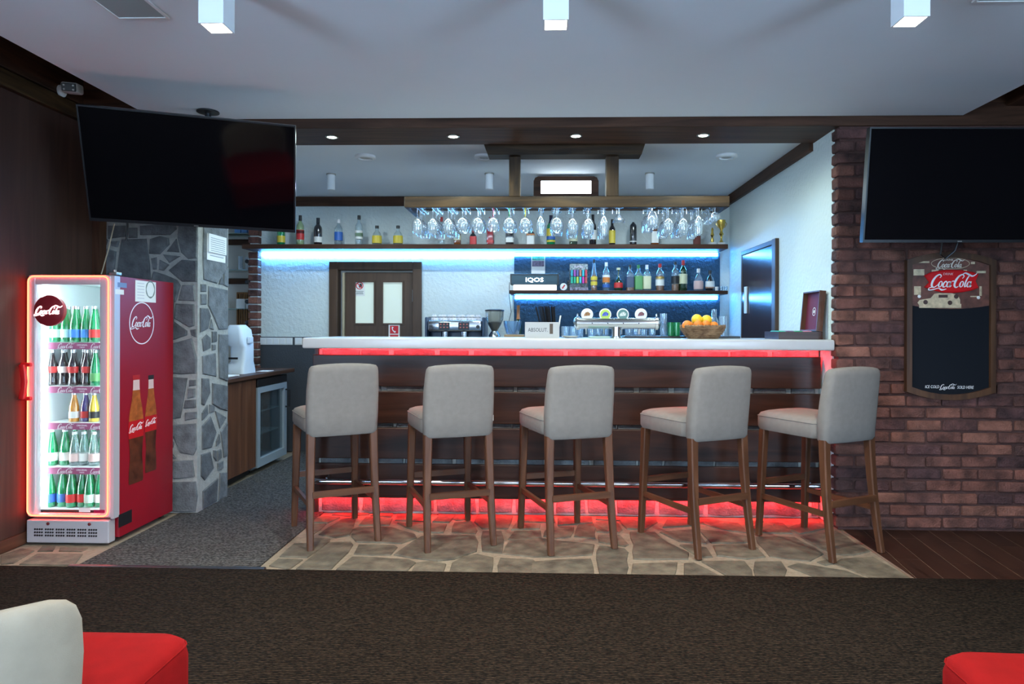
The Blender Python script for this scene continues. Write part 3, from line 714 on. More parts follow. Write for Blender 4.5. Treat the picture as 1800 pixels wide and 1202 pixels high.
# kick plate with vent holes
kp = obj('kick_plate', G().rbox(-hw+.004, hw-.02, -.012, .05, .012, .142, .006), M_SILVER, fr)
holes = G()
for blk in range(6):
    for i in range(4):
        for j in range(3):
            holes.lathe([(.0055, 0), (.0055, .002)], 8)
            n = 16; cx = -hw+.055+blk*.063+i*.0135; cz = .055+j*.0175
            holes.v[-n:] = [(cx+x, -.0125-z, cz+y) for x, y, z in holes.v[-n:]]
obj('vent_hole', holes, M_BLACK, kp, kind='stuff')
for x in (-.12, .12):
    obj('screw', G().lathe([(.009, 0), (.009, .004), (.004, .006)], 10).xf(face_cam(x, -.012, .122)), mat('dark_red_plastic', (.12, .01, .01), .4), kp)
obj('barcode_sticker', G().box(hw-.20, hw-.135, -.001, 0, dz0+.032, dz0+.056), M_PAPER, dr)
obj('name_badge', G().box(hw-.115, hw-.05, -.001, 0, dz0+.028, dz0+.046), mat('crimson_badge', (.30, .01, .06), .4), dr)
obj('hinge', G().rbox(hw-.03, hw+.012, .0, .05, FH+.005, FH+.022, .003).cyl((hw-.01, .02, FH+.02), (hw-.01, .02, FH+.035), .008, n=8), M_BRUSH, fr)
obj('side_trim', G().box(hw-.0175, hw+.001, .0, .052, .15, FH), M_SILVER, fr)
for a, b in ((-hw+.05, .08), (hw-.06, .08), (-hw+.05, D-.06), (hw-.06, D-.06)):
    obj('foot', G().cyl((a, b, 0), (a, b, .04), .018, n=10), M_BLACK, fr)
obj('fan_grille', G().lathe([(.055, 0), (.055, .01), (.045, .012)], 16).xf(face_cam(hw-.09, D-.05, gz1-.08)), M_BLACK, fr)
# interior lights
M_FRL = emis('fridge_light', (.78, .95, 1), 26)
obj('interior_light', G().box(-hw+.036, -hw+.048, .058, .072, .2, FH-.06), M_FRL, fr)
obj('interior_light', G().box(hw-.075, hw-.063, .058, .072, .2, FH-.06), M_FRL, fr)
obj('interior_light', G().box(-hw+.06, hw-.08, .10, .12, FH-.045, FH-.036), M_FRL, fr)
# round badge with lit lettering
bc = at(87, 546, Y=FY0-.02); bx, bz = bc.x-(FX0+FX1)/2, bc.z
bd = obj('round_badge', G().lathe([(.086, 0), (.088, .006), (.088, .026), (.082, .030)], 32).xf(face_cam(bx, .001, bz)), mat('badge_red', (.22, .012, .020), .35), fr, True)
obj('lettering', script_geo(.155).xf(face_cam(bx, -.0305, bz)), emis('lit_letters', (1, .80, .82), 6), bd)
# shelves with ticket strips
M_STRIP = mat('mauve_strip', (.36, .08, .19), .5); M_STRIPT = mat('strip_print', (.85, .75, .82), .5)
strip_s = mesh('lettering', script_geo(.098), M_STRIPT); txt_s = text_geo('ORIGINAL', .014).add(*(lambda q: (q.v, q.f))(text_geo('TASTE', .011).map(lambda x, y, z: (x, y-.014, z))))
strip_t = mesh('lettering', txt_s, M_STRIPT)
shz = [at(120, yy, Y=FY0+.09).z for yy in (602, 679, 743, 821)]
for z in shz:
    s_ = obj('shelf', G().box(-hw+.04, hw-.04, .085, D-.05, z-.006, z), mat('white_wire', (.75, .80, .82), .4), fr)
    st_ = obj('ticket_strip', G().box(-hw+.06, hw-.075, .078, .084, z-.038, z+.0), M_STRIP, s_)
    for x in (-.085, .11):
        o = obj('lettering', strip_s, None, s_); o.matrix_local = face_cam(x, .0775, z-.02)
    o = obj('lettering', strip_t, None, s_); o.matrix_local = face_cam(.012, .0775, z-.014)
# red side graphic (faces +X)
def spt(x, y):
    p = at(x, y, X=FX1+.002); return p.y-FY0, p.z


c0 = spt(250, 568)
g = G(); ribbon(g, [(.125*math.cos(k*math.pi/12), .125*math.sin(k*math.pi/12)) for k in range(24)], [.006], True, .0008, 3)
obj('ring_print', g.xf(face_x(hw+.0005, c0[0], c0[1])), M_WPRINT, fr)
obj('lettering', script_geo(.215).xf(face_x(hw+.0005, c0[0], c0[1]+.005)), M_WPRINT, fr)
M_COLA = mat('printed_cola', (.085, .022, .010), .3, var=.6, vscale=14); M_AMB = mat('printed_amber', (.32, .085, .02), .3, var=.4, vscale=30)
CONT = [(.86, 0), (.93, .02), (.90, .12), (.78, .24), (.84, .34), (.98, .46), (1, .54), (.84, .66), (.56, .78), (.42, .88), (.40, .96), (.44, .965), (.44, 1)]
for (pxc, ytop, ybot, off, wcm) in ((266, 659, 828, .0004, .066), (240, 659, 848, .0012, .078)):
    cyy, zt = spt(pxc, ytop); _, zb = spt(pxc, ybot); H_ = zt-zb
    def sil(z0, z1, k=1):
        pr = [(r, z) for r, z in CONT if z0 <= z <= z1]
        def rr(z):
            for (r0, a), (r1, b) in zip(CONT, CONT[1:]):
                if a <= z <= b: return r0+(r1-r0)*(z-a)/(b-a+1e-9)
            return CONT[-1][0]
        pr = [(rr(z0), z0)]+[q for q in pr if z0 < q[1] < z1]+[(rr(z1), z1)]
        return [(r*wcm*k, z*H_) for r, z in pr]+[(-r*wcm*k, z*H_) for r, z in reversed(pr)]
    bt = obj('printed_bottle', G().prism(sil(0, .42), .0004, (hw+off, cyy, zb), (0, 1, 0), (0, 0, 1), (1, 0, 0)), M_COLA, fr)
    obj('printed_upper', G().prism(sil(.58, .86), .0004, (hw+off, cyy, zb), (0, 1, 0), (0, 0, 1), (1, 0, 0)), M_AMB, bt)
    obj('printed_neck', G().prism(sil(.86, .955), .0004, (hw+off, cyy, zb), (0, 1, 0), (0, 0, 1), (1, 0, 0)), mat('printed_glass', (.62, .45, .42), .3), bt)
    obj('printed_label', G().prism(sil(.42, .58), .0004, (hw+off, cyy, zb), (0, 1, 0), (0, 0, 1), (1, 0, 0)), mat('printed_red', (.45, .01, .015), .3), bt)
    obj('printed_cap', G().prism(sil(.955, 1, 1.05), .0004, (hw+off, cyy, zb), (0, 1, 0), (0, 0, 1), (1, 0, 0)), mat('printed_cap_red' if pxc < 250 else 'printed_cap_black', (.4, .02, .02) if pxc < 250 else (.02, .02, .02), .3), bt)
    obj('lettering', script_geo(wcm*1.75).xf(face_x(hw+off+.0006, cyy, zb+H_*.515)), M_WPRINT, bt)
for nm, xa, xb, ya, yb, mt in (('asset_sticker', 207, 223, 496, 506, mat('blue_sticker', (.16, .22, .36), .5)), ('barcode_label', 203, 218, 508, 518, M_PAPER), ('data_plate', 209, 232, 905, 917, M_BLACK)):
    (a, z1), (b, z0) = spt(xa, ya), spt(xb, yb)
    obj(nm, G().box(hw+.0003, hw+.0015, a, b, z0, z1), mt, fr)
(a, z1), (b, z0) = spt(238, 492), spt(274, 532)
nt_ = thing('taped_notice', 'white printed notice taped to the red fridge side', 'notice', (FX1+.001, FY0+a, z0))
obj('sheet', G().box(0, .001, 0, b-a, 0, z1-z0), M_PAPER, nt_)
g = G(); ribbon(g, [(.045*math.cos(k*math.pi/6), .05*math.sin(k*math.pi/6)) for k in range(12)], [.006, .011], True, .0006, 2)
obj('wreath_print', g.xf(face_x(.0012, (b-a)*.72, (z1-z0)*.62)), mat('grey_green_print', (.16, .2, .17), .7), nt_)
g = G()
for k in range(6): g.box(.001, .0016, .02, (b-a)*.42, .02+k*.018, .023+k*.018)
obj('text_lines', g, mat('pale_ink', (.45, .42, .5), .7), nt_)

# ------------------------------------------------------------------ bottles
PROF = {
    'wine': [(.92, 0), (1, .015), (1, .60), (.92, .67), (.50, .76), (.37, .81), (.36, .98), (.40, .985), (.40, 1)],
    'liquor': [(.94, 0), (1, .02), (1, .60), (.93, .68), (.55, .76), (.38, .81), (.36, 1)],
    'square': [(.94, 0), (1, .02), (1, .58), (.96, .64), (.55, .74), (.36, .78), (.34, 1)],
    'round': [(.80, 0), (.95, .04), (1, .25), (.96, .48), (.72, .64), (.36, .74), (.32, .80), (.32, 1)],
    'squat': [(.80, 0), (1, .10), (1, .30), (.80, .44), (.34, .58), (.24, .68), (.22, .88), (.4, .9), (.4, 1)],
    'slim': [(.95, 0), (1, .02), (1, .42), (.85, .52), (.55, .68), (.36, .88), (.34, 1)],
    'contour': CONT,
    'soda': [(.90, 0), (1, .03), (1, .40), (.95, .52), (.68, .72), (.46, .86), (.42, 1)],
    'dome': [(.95, 0), (1, .02), (1, .80), (.92, .88), (.6, .95), (.3, .965), (.28, 1)],
}


def prof_r(pr, z):
    for (r0, a), (r1, b) in zip(pr, pr[1:]):
        if a <= z <= b: return r0+(r1-r0)*(z-a)/(b-a+1e-9)
    return pr[-1][0]


def band(pr, rad, H_, z0, z1, k=1.02, n=18, sq=0):
    zs = [z0]+[z for r, z in pr if z0 < z < z1]+[z1]
    g = G(); g.lathe([(prof_r(pr, z)*rad*k, z*H_) for z in zs], n, sq=sq); return g


def bottle(label, loc, H_, rad, kind, mt, cap=None, capz=.9, bands=(), group=None, name='bottle', liquid=None, sq=0, cat='bottle'):
    pr = PROF[kind]; t = thing(name, label, cat, loc, 0, group)
    g = G(); g.lathe([(r*rad, z*H_) for r, z in pr], 18, sq=sq); obj('glass_body', g, mt, t, True)
    if liquid:
        g = G(); zs = [.02]+[z for r, z in pr if .02 < z < liquid[0]]+[liquid[0]]
        g.lathe([(prof_r(pr, z)*rad*.93, z*H_) for z in zs], 14, sq=sq); obj('liquid', g, liquid[1], t, True)
    if cap: obj('cap', band(pr, rad, H_, capz, 1.0, 1.14, 12).map(lambda x, y, z: (x, y, z+.002)), cap, t, True)
    for (z0, z1, bm_) in bands: obj('label', band(pr, rad, H_, z0, z1, 1.025, 18, sq), bm_, t, True)
    return t


def col(name, c, rough=.45, **k): return mat(name, c, rough, **k)


GGREEN = glass('green_bottle_glass', (.02, .70, .30), .55, (.004, .34, .13), .05, .14)
GDARKG = glass('dark_green_glass', (.02, .10, .04), .75, (.008, .045, .018), .05, .14)
GBLACK = glass('black_bottle_glass', (.02, .02, .03), .92, (.008, .008, .012), .08, .12)
GAMBER = glass('amber_glass', (.55, .20, .05), .6, (.30, .09, .02), .05, .14)
GCLEAR = glass('clear_bottle_glass', (.90, .96, .98), .10, (.7, .85, .9), .04, .16)
GPALE = glass('pale_green_glass', (.72, .85, .60), .35, (.5, .62, .34), .05, .14)
GCOLA = glass('cola_glass', (.10, .04, .05), .7, (.022, .012, .018), .05, .16)
GRED = glass('red_bottle_glass', (.6, .05, .05), .7, (.42, .025, .03), .05, .14)
LWHITE, LYEL, LRED, LBLK, LBLUE, LGRN = col('label_white', (.74, .74, .70)), col('label_yellow', (.68, .52, .05)), col('label_red', (.55, .03, .03)), col('label_black', (.015, .015, .018)), col('label_blue', (.03, .12, .42)), col('label_green', (.10, .30, .10))
LCREAM, LGOLD, LPINK, LORG = col('label_cream', (.60, .60, .40)), col('label_gold', (.55, .36, .10), .3, metal=.6), col('label_pink', (.66, .45, .42)), col('label_orange', (.62, .20, .04))
CBLK, CRED, CWHT, CSIL, CGRN, CNAVY = col('cap_black', (.012, .012, .014), .35), col('cap_red', (.42, .015, .015), .35), col('cap_white', (.75, .73, .72), .35), col('cap_silver', (.7, .72, .74), .25, metal=.9), col('cap_green', (.02, .22, .06), .35), col('cap_navy', (.01, .015, .05), .35)
AMBL = col('amber_liquid', (.28, .085, .015), .2)
GU = 'bottles on the long upper shelf'
YS = 6.60; ZS = at(850, 429.5, Y=6.45).z
ZS1 = 2.036
upper = [
    (494, 384, 7.0, 'wine', GGREEN, CGRN, .8, [(.12, .36, LYEL)], 'green wine bottle with gold label half hidden under the TV corner'),
    (527.7, 379, 6.8, 'liquor', GPALE, CBLK, .82, [(.20, .52, LRED), (.40, .50, LBLK)], 'pale green vermouth bottle with red and black label on upper shelf'),
    (559, 383.5, 7.2, 'wine', GBLACK, CBLK, .8, [(.12, .32, LWHITE)], 'dark wine bottle with small white label on the upper shelf'),
    (595, 386, 7.2, 'liquor', GCLEAR, CWHT, .86, [(.2, .52, LBLUE)], 'clear spirit bottle with blue print on the upper shelf'),
    (631, 379, 6.6, 'liquor', GCLEAR, CBLK, .86, [(.22, .5, LWHITE), (.30, .42, LGRN)], 'tall clear bottle with white and green label on upper shelf'),
    (662.6, 397, 8.6, 'round', GCLEAR, CBLK, .86, [(.12, .50, LYEL)], 'round clear bottle with yellow label, left one of the pair'),
    (699.6, 397, 8.6, 'round', GCLEAR, CBLK, .86, [(.12, .50, LYEL)], 'round clear bottle with yellow label, right one of the pair'),
    (776, 382, 6.4, 'liquor', GCLEAR, CRED, .84, [(.2, .5, LWHITE)], 'clear bottle with red cap behind the leftmost hanging glasses'),
    (804, 400, 6.2, 'square', GAMBER, CBLK, .86, [(.3, .55, LCREAM)], 'amber bottle behind the hanging wine glasses on upper shelf'),
    (831.7, 404, 5.8, 'square', GBLACK, CRED, .82, [(.06, .58, LRED)], 'small dark bottle with red label and red cap, upper shelf'),
    (861.7, 382, 6.2, 'square', GRED, CRED, .84, [(.10, .2, LRED)], 'red bottle standing behind the pink-stemmed glass'),
    (896, 392, 7.4, 'square', GBLACK, CBLK, .84, [(.14, .34, LWHITE)], 'black bottle behind the green-stemmed glass'),
    (932.5, 398, 7.4, 'square', GBLACK, CBLK, .86, [(.06, .55, LWHITE), (.5, .6, LORG)], 'dark square bottle with white label behind the yellow-stemmed glass'),
    (968.3, 379, 7.6, 'wine', GGREEN, CNAVY, .74, [(.30, .56, LYEL), (.2, .32, LBLUE), (.12, .18, LYEL)], 'green bottle with yellow and blue label and dark cap, upper shelf'),
    (1007.8, 390, 7.4, 'wine', GDARKG, CBLK, .8, [(.18, .4, LCREAM)], 'dark green bottle with pale yellow label, upper shelf'),
    (1042, 377.5, 6.2, 'wine', GBLACK, CBLK, .8, [(.2, .5, LWHITE)], 'tall black wine bottle with white label, upper shelf'),
    (1076, 386, 5.6, 'wine', GBLACK, CBLK, .8, [(.10, .58, LYEL)], 'black bottle with large yellow label near the cocktail glass'),
    (1113, 391, 6.2, 'dome', GBLACK, CBLK, .96, [(.16, .2, LWHITE)], 'matt black round-shouldered bottle on the upper shelf'),
    (1150.7, 393, 7.0, 'square', GAMBER, LORG, .86, [(.12, .64, LWHITE)], 'amber rum bottle with pictorial white label, upper shelf'),
    (1225, 398, 5.8, 'square', GBLACK, CRED, .84, [(.05, .48, col('label_brown', (.16, .04, .03)))], 'dark bottle with brown label, rightmost bottle on upper shelf'),
]
PXM = 1200/YS
for x, yt, rp, kind, mt, cap, cz, bands, lb in upper:
    p = at(x, 429, Y=YS); H_ = (at(x, yt, Y=YS).z-ZS1); sq = 6 if kind == 'square' else 0
    bottle(lb, (p.x, YS, ZS1), H_, rp/PXM, kind, mt, cap, cz, bands, GU, sq=sq)
ZS2 = 1.601; YS2 = 6.60
lower = [
    (1044, 456, 5.8, 'slim', GCLEAR, CBLK, .88, [(.18, .30, LYEL), (.34, .46, LYEL)], AMBL, .5, 'slim brandy bottle with two yellow bands beside the e-cigarette display'),
    (1065.5, 461.5, 6.4, 'liquor', GCLEAR, CWHT, .86, [(.3, .48, LORG), (.12, .24, LBLUE), (.48, .56, LWHITE)], None, 0, 'clear bottle with orange badge label and pale cap, lower shelf'),
    (1087, 471, 7.6, 'squat', GDARKG, LCREAM, .9, [(.14, .36, LRED)], None, 0, 'squat dark green liqueur bottle with red label and long neck'),
    (1107.4, 466, 7.2, 'square', GCLEAR, CBLK, .86, [(.14, .55, col('label_navy', (.05, .07, .13)))], AMBL, .2, 'square clear bottle with dark blue label, first of three alike'),
    (1122.2, 466, 7.2, 'square', GCLEAR, CGRN, .86, [(.06, .58, LGRN)], None, 0, 'square bottle with big green label between two square bottles'),
    (1137, 466, 7.2, 'square', GCLEAR, CWHT, .84, [(.08, .57, LCREAM)], None, 0, 'square bottle with big pale label and white neck'),
    (1160, 464, 7.4, 'liquor', GCLEAR, CRED, .86, [(.2, .46, LWHITE), (.42, .52, LGOLD)], AMBL, .56, 'whisky bottle with amber liquid and white gold label'),
    (1187, 460.5, 7.0, 'liquor', GCLEAR, CBLK, .9, [(.26, .52, LBLK)], AMBL, .24, 'tall clear whisky bottle with black label beside green bottle'),
    (1200.8, 458, 7.2, 'liquor', GDARKG, CRED, .84, [(.24, .56, LCREAM)], None, 0, 'dark green whiskey bottle with cream label, tallest on lower shelf'),
    (1227.8, 472.5, 8.2, 'round', GCLEAR, CWHT, .82, [(.08, .46, LPINK)], None, 0, 'round clear gin bottle with pale pink label and white cap'),
    (1248, 475.5, 7.8, 'round', GBLACK, CBLK, .84, [(.14, .48, LWHITE), (.14, .2, LORG)], None, 0, 'round dark rum bottle with white label, rightmost on lower shelf'),
]
for x, yt, rp, kind, mt, cap, cz, bands, lq, lz, lb in lower:
    p = at(x, 500, Y=YS2); H_ = at(x, yt, Y=YS2).z-ZS2
    bottle(lb, (p.x, YS2, ZS2), H_, rp/PXM, kind, mt, cap, cz, bands, 'bottles on the lower blue-lit shelf', liquid=(lz, lq) if lq else None, sq=5 if kind == 'square' else 0)
# fridge bottles
YFB = FY0+.145
LBLUE2 = col('label_sky', (.05, .22, .62)); CYANW = col('label_mint', (.5, .72, .62))
GORANGE = glass('orange_drink_glass', (.9, .45, .05), .75, (.80, .33, .03), .05, .14); GYEL = glass('yellow_drink_glass', (.95, .75, .1), .75, (.85, .60, .05), .05, .14); GPURP = glass('purple_drink_glass', (.12, .06, .35), .75, (.06, .03, .22), .05, .14)
ordw = ['first', 'second', 'third', 'fourth', 'fifth']
ordn = ['leftmost', 'second from left', 'third from left', 'fourth from left', 'fifth from left', 'rightmost']
rows = [
    (shz[0], 538, 602, [(96.6, 'soda', GGREEN, CYANW), (113, 'soda', GGREEN, CYANW), (132, 'soda', GGREEN, LBLUE2), (148.6, 'soda', GGREEN, LBLUE2), (166, 'soda', GGREEN, LRED)], CSIL, 'green water bottle with %s label on top fridge shelf, %s'),
    (shz[1], 616, 679, [(92, 'contour', GCOLA, LRED), (109, 'contour', GCOLA, LWHITE), (129, 'contour', GCOLA, LRED), (150.5, 'contour', GCOLA, LRED), (168, 'soda', GGREEN, LGRN)], CSIL, 'dark cola bottle with %s label on second fridge shelf, %s'),
    (shz[2], 692, 743, [(131, 'soda', GORANGE, LWHITE), (149, 'soda', GPURP, LRED), (166, 'soda', GYEL, LBLK)], CSIL, ''),
    (shz[3], 757, 821, [(93, 'soda', GGREEN, LWHITE), (112.5, 'soda', GGREEN, LWHITE), (132, 'soda', GCLEAR, LPINK), (146, 'soda', GCLEAR, LWHITE), (166, 'soda', GCLEAR, LPINK)], CWHT, ''),
    (.178, 832, 896, [(89.5, 'soda', GGREEN, LBLUE), (108.5, 'soda', GGREEN, LBLUE), (126.5, 'soda', GGREEN, LRED), (143.5, 'soda', GGREEN, LRED), (158.5, 'soda', GGREEN, CYANW), (174, 'soda', GGREEN, LWHITE)], CSIL, 'green mineral water bottle with %s label on bottom fridge shelf, %s'),
]
LN = {id(LRED): 'red', id(LWHITE): 'white', id(LBLUE): 'blue', id(LBLUE2): 'blue', id(CYANW): 'pale green', id(LGRN): 'green', id(LPINK): 'pink', id(LBLK): 'black'}
names3 = ['orange drink bottle on the middle fridge shelf', 'purple drink bottle on the middle fridge shelf', 'yellow drink bottle on the middle fridge shelf']
names4 = ['green water bottle with white label, leftmost on fourth fridge shelf', 'green water bottle with white label, second on fourth fridge shelf', 'small clear tonic bottle beside green bottles in fridge', 'round clear tonic bottle with white label in fridge', 'clear tonic bottle with pink label, rightmost on fourth fridge shelf']
for ri, (z, yt, yb, its, cap, lbt) in enumerate(rows):
    H_ = (yb-yt)/1200*YFB
    for i, (x, kind, mt, lab) in enumerate(its):
        p = at(x, 600, Y=YFB)
        lb = names3[i] if ri == 2 else names4[i] if ri == 3 else lbt % (LN[id(lab)], ordn[i] if i < len(its)-1 else 'rightmost')
        if ri == 1 and i == 4: lb = 'green soda bottle at the right end of second fridge shelf'
        h = H_*(.93 if mt is GCLEAR else 1)
        bz_ = (.36, .54) if kind == 'contour' else (.13, .36)
        bottle(lb, (min(p.x, FX1-.075), YFB+(.012 if i % 2 else 0), z+.001), h, .0285 if kind != 'contour' else .029, kind, mt, cap, .92, [(bz_[0], bz_[1], lab)], 'bottles in the drinks fridge')
    if ri in (0, 1, 3, 4):
        for j in range(5):
            x = its[0][0]+6+j*16.5; p = at(x, 600, Y=YFB)
            bottle('%s bottle in the back row of fridge shelf %s, %s from left' % ('dark' if ri == 1 else 'green', ['one', 'two', 'three', 'four', 'five'][ri], ordw[j]), (min(p.x, FX1-.075), YFB+.085, z+.001), H_, .028, 'contour' if ri == 1 else 'soda', GCOLA if ri == 1 else GGREEN, cap, .92, [], 'back-row bottles in the drinks fridge')

# ------------------------------------------------------------------ back wall shelves with LED strips
s1 = thing('upper_shelf', 'long dark wooden wall shelf with blue light strip beneath, upper', 'shelf', (-.58, 6.6, 0))
obj('board', G().rbox(-2.885+.58, 1.73+.58, 6.45-6.6, YB-.002-6.6, 1.992, 2.035, .004), M_WOODDARK('X'), s1)
obj('led_strip', G().box(-2.82+.58, 1.71+.58, YB-.028-6.6, YB-.016-6.6, 1.955, 1.985), M_LEDB, s1)
s2 = thing('lower_shelf', 'shorter dark wooden shelf on the blue wall, lower', 'shelf', (.71, 6.6, 0))
obj('board', G().rbox(-.32-.71, 1.73-.71, 6.45-6.6, YB-.016-6.6, 1.566, 1.600, .004), M_WOODDARK('X'), s2)
obj('led_strip', G().box(-.28-.71, 1.71-.71, YB-.028-6.6, YB-.016-6.6, 1.530, 1.560), M_LEDB, s2)
bcn = tag(obj('back_counter', G().rbox(-1.15, 1.74, 6.12, YB-.016, .86, .90, .005).box(-1.13, 1.72, 6.16, YB-.016, .004, .86), M_WOODDARK('X')), 'dark back counter behind the bar carrying the coffee machine', 'counter')

# display things on lower shelf
ib = thing('display_case', 'black display box with white lit letters on lower shelf', 'display', (at(939, 500, Y=6.55).x, 6.55, ZS2))
a0, a1 = at(897, 500, Y=6.5).x-ib.location.x, at(982, 500, Y=6.5).x-ib.location.x
obj('case', G().rbox(a0, a1, -.06, .10, .055, at(940, 481, Y=6.5).z-ZS2, .004), col('case_teal', (.012, .05, .075), .4), ib)
obj('case_rim', G().box(a0, a1, -.065, -.061, .145, .152).box(a0, a0+.012, -.065, -.061, .055, .145).box(a1-.012, a1, -.065, -.061, .055, .145), M_BLACK, ib)
obj('lettering', text_geo('IQOS', .055, 0, .002).map(lambda x, y, z: (x*1.35, y, z)).xf(face_cam((a0+a1)/2, -.064, .098)), emis('lit_white', (1, 1, 1), 7), ib)
obj('lit_tray', G().rbox(a0+.03, a1-.02, -.055, .09, 0, .05, .003), emis('lit_tray', (1, .95, .90), 2.2), ib)
tag(obj('power_cable', G().tube([(ib.location.x+a0-.012, 6.56, ZS2+.08), (ib.location.x+a0-.016, 6.62, ZS2-.05), (ib.location.x+a0+.0, 6.70, ZS2-.2), (ib.location.x+a0-.03, 6.72, ZS2-.32), (ib.location.x+a0+.02, 6.74, ZS2-.42)], .003, 6), M_BLACK), 'thin black power cable hanging from the lit display box', 'cable')
ca = at(946, 462, Y=6.74)
cl = thing('wall_calendar', 'small picture calendar hanging on the blue wall', 'calendar', (ca.x, YB-.018, at(946, 481, Y=6.74).z))
ch = at(946, 445, Y=6.74).z-cl.location.z
obj('sheet', G().box(-.068, .068, -.002, 0, 0, ch), M_PAPER, cl)
obj('picture_top', G().box(-.06, .06, -.003, -.002, ch*.66, ch*.97), col('picture_green', (.08, .35, .22), var=.6, vscale=40), cl)
obj('picture_bottom', G().box(-.06, .06, -.003, -.002, ch*.36, ch*.64), col('picture_dusk', (.14, .10, .16), var=.8, vscale=40), cl)
rc = at(990.6, 502, Y=6.52)
rs = thing('round_stand_sign', 'small round white promotional disc standing on lower shelf', 'sign', (rc.x, 6.52, ZS2))
obj('disc', G().lathe([(.034, 0), (.034, .006)], 24).xf(face_cam(0, 0, .036)), M_PAPER, rs); obj('red_stripe', G().prism([(-.018, -.014), (-.006, -.02), (.018, .014), (.006, .02)], .0008, (0, -.0062, .036), (1, 0, 0), (0, 0, 1), (0, -1, 0)), LRED, rs)
obj('foot', G().box(-.02, .02, -.005, .02, 0, .004), M_BLACK, rs)
tw = at(999, 500, Y=6.54)
g = G()
for k in range(4): g.lathe([(.010, k*.025), (.011, k*.025+.004), (.011, k*.025+.018), (.008, k*.025+.024)], 12)
tag(obj('capsule_tower', g, M_BLACK, None, True, (tw.x, 6.54, ZS2)), 'small black stacked tube beside the e-cigarette display', 'tube')
vx = at(1017.5, 500, Y=6.55).x
vp = thing('vape_display', 'clear display stand with two rows of coloured e-cigarettes', 'display', (vx, 6.55, ZS2))
obj('backing', G().box(-.088, .088, .03, .034, 0, .262), col('display_print', (.10, .12, .14), var=.9, vscale=50), vp)
obj('header', G().box(-.086, .086, .028, .030, .205, .258), col('header_print', (.25, .30, .32), var=.8, vscale=60), vp)
obj('lettering', text_geo('Puff Bar', .030, .3).xf(face_cam(0, .027, .232)), col('pale_print', (.75, .6, .75)), vp)
obj('base', G().rbox(-.088, .088, -.03, .03, 0, .03, .003), col('display_base', (.22, .20, .26), var=.9, vscale=60), vp)
cs = [[(.03, .35, .45), (.35, .08, .42), (.12, .12, .35), (.55, .22, .16), (.03, .50, .60), (.60, .06, .10)], [(.02, .42, .28), (.02, .45, .25), (.45, .60, .08), (.05, .50, .55), (.60, .05, .40), (.55, .08, .09)]]
for r_ in range(2):
    for k in range(6): obj('vape_stick', G().rbox(-.076+k*.027, -.056+k*.027, 0, .026, .072+.066*(1-r_), .134+.066*(1-r_), .004), col('vape_%d%d' % (r_, k), cs[r_][k], .35), vp)
for k in range(3):
    bx_ = at(1260+k*6.5, 500, Y=6.55).x
    tag(obj('shot_cup', G().lathe([(.014, 0), (.017, .04), (.016, .04), (.013, .004)], 14), M_PAPER if k < 1 else M_BLUEG, None, True, (bx_, 6.55-.03*k, ZS2)), ['white shot cup beside the dark rum bottle', 'middle pale blue shot glass at the right shelf end', 'pale blue shot glass at the very end of lower shelf'][k], 'cup', 'shot cups on the lower shelf')
M_GOLD = mat('gold_metal', (.75, .52, .12), .25, 1)
for x, yt, lb in ((1252, 400, 'small gold figure trophy on the upper shelf'), (1268, 387, 'taller gold cup trophy at the right end of upper shelf')):
    p = at(x, 429, Y=6.58); H_ = at(x, yt, Y=6.58).z-ZS1
    t = thing('trophy', lb, 'trophy', (p.x, 6.58, ZS1))
    obj('plinth', G().rbox(-.03, .03, -.025, .025, 0, .03, .003), M_PAPER, t)
    if x < 1260: obj('figure', G().lathe([(.012, .03), (.016, .05), (.008, .08), (.018, .10), (.010, .13), (.012, H_*.9), (.004, H_)], 12), M_GOLD, t, True)
    else:
        obj('cup', G().lathe([(.02, .03), (.008, .06), (.010, .09), (.022, .11), (.012, .13), (.012, .15), (.034, H_*.78), (.038, H_)], 16), M_GOLD, t, True)
        for s_ in (-1, 1): obj('handle', G().tube([(s_*.034, 0, H_*.95), (s_*.05, 0, H_*.85), (s_*.03, 0, H_*.7)], .003, 6), M_GOLD, t, True)

# ------------------------------------------------------------------ hanging glass rack
ZR0, ZR1 = 2.094, 2.170
RX0, RX1, RY0, RY1 = -.985, 1.297, 4.80, 5.26
rk = thing('glass_rack', 'wooden hanging rack for stemware suspended over the bar', 'glass rack', (.156, 5.1, ZR0))
O = (-.156, -5.1, -ZR0)
obj('front_board', G().rbox(RX0+O[0], RX1+O[0], RY0+O[1], RY0+.04+O[1], 0, ZR1-ZR0, .004), M_PINE('X'), rk)
obj('back_board', G().rbox(RX0+O[0], RX1+O[0], RY1-.03+O[1], RY1+O[1], .052, ZR1-ZR0, .004), M_PINE('X'), rk)
for x in (RX0, RX1-.03): obj('side_board', G().rbox(x+O[0], x+.03+O[0], RY0+.04+O[1], RY1-.03+O[1], 0, ZR1-ZR0, .004), M_PINE('Y'), rk)
obj('top_panel', G().box(RX0+.03+O[0], RX1-.03+O[0], RY0+.04+O[1], RY1-.03+O[1], .058, .072), M_PINE('X'), rk)
for x0, x1 in ((-.244, -.164), (.438, .526)): obj('post', G().rbox(x0+O[0], x1+O[0], RY0+.0+O[1], RY0+.08+O[1], ZR1-ZR0, 2.502-ZR0-.05, .004), M_PINE('Z'), rk)
obj('ceiling_plate', G().prism([(-.425, 2.546), (.71, 2.546), (.68, 2.455), (-.39, 2.455)], .14, (O[0], 4.765+O[1], -ZR0), (1, 0, 0), (0, 0, 1), (0, 1, 0)), M_PINE('X'), rk)
M_LEDW = emis('rack_led', (.60, .80, 1), 34.0)
obj('led_strip', G().box(RX0+.06+O[0], RX1-.06+O[0], RY0+.042+O[1], RY0+.052+O[1], .030, .050), M_LEDW, rk)


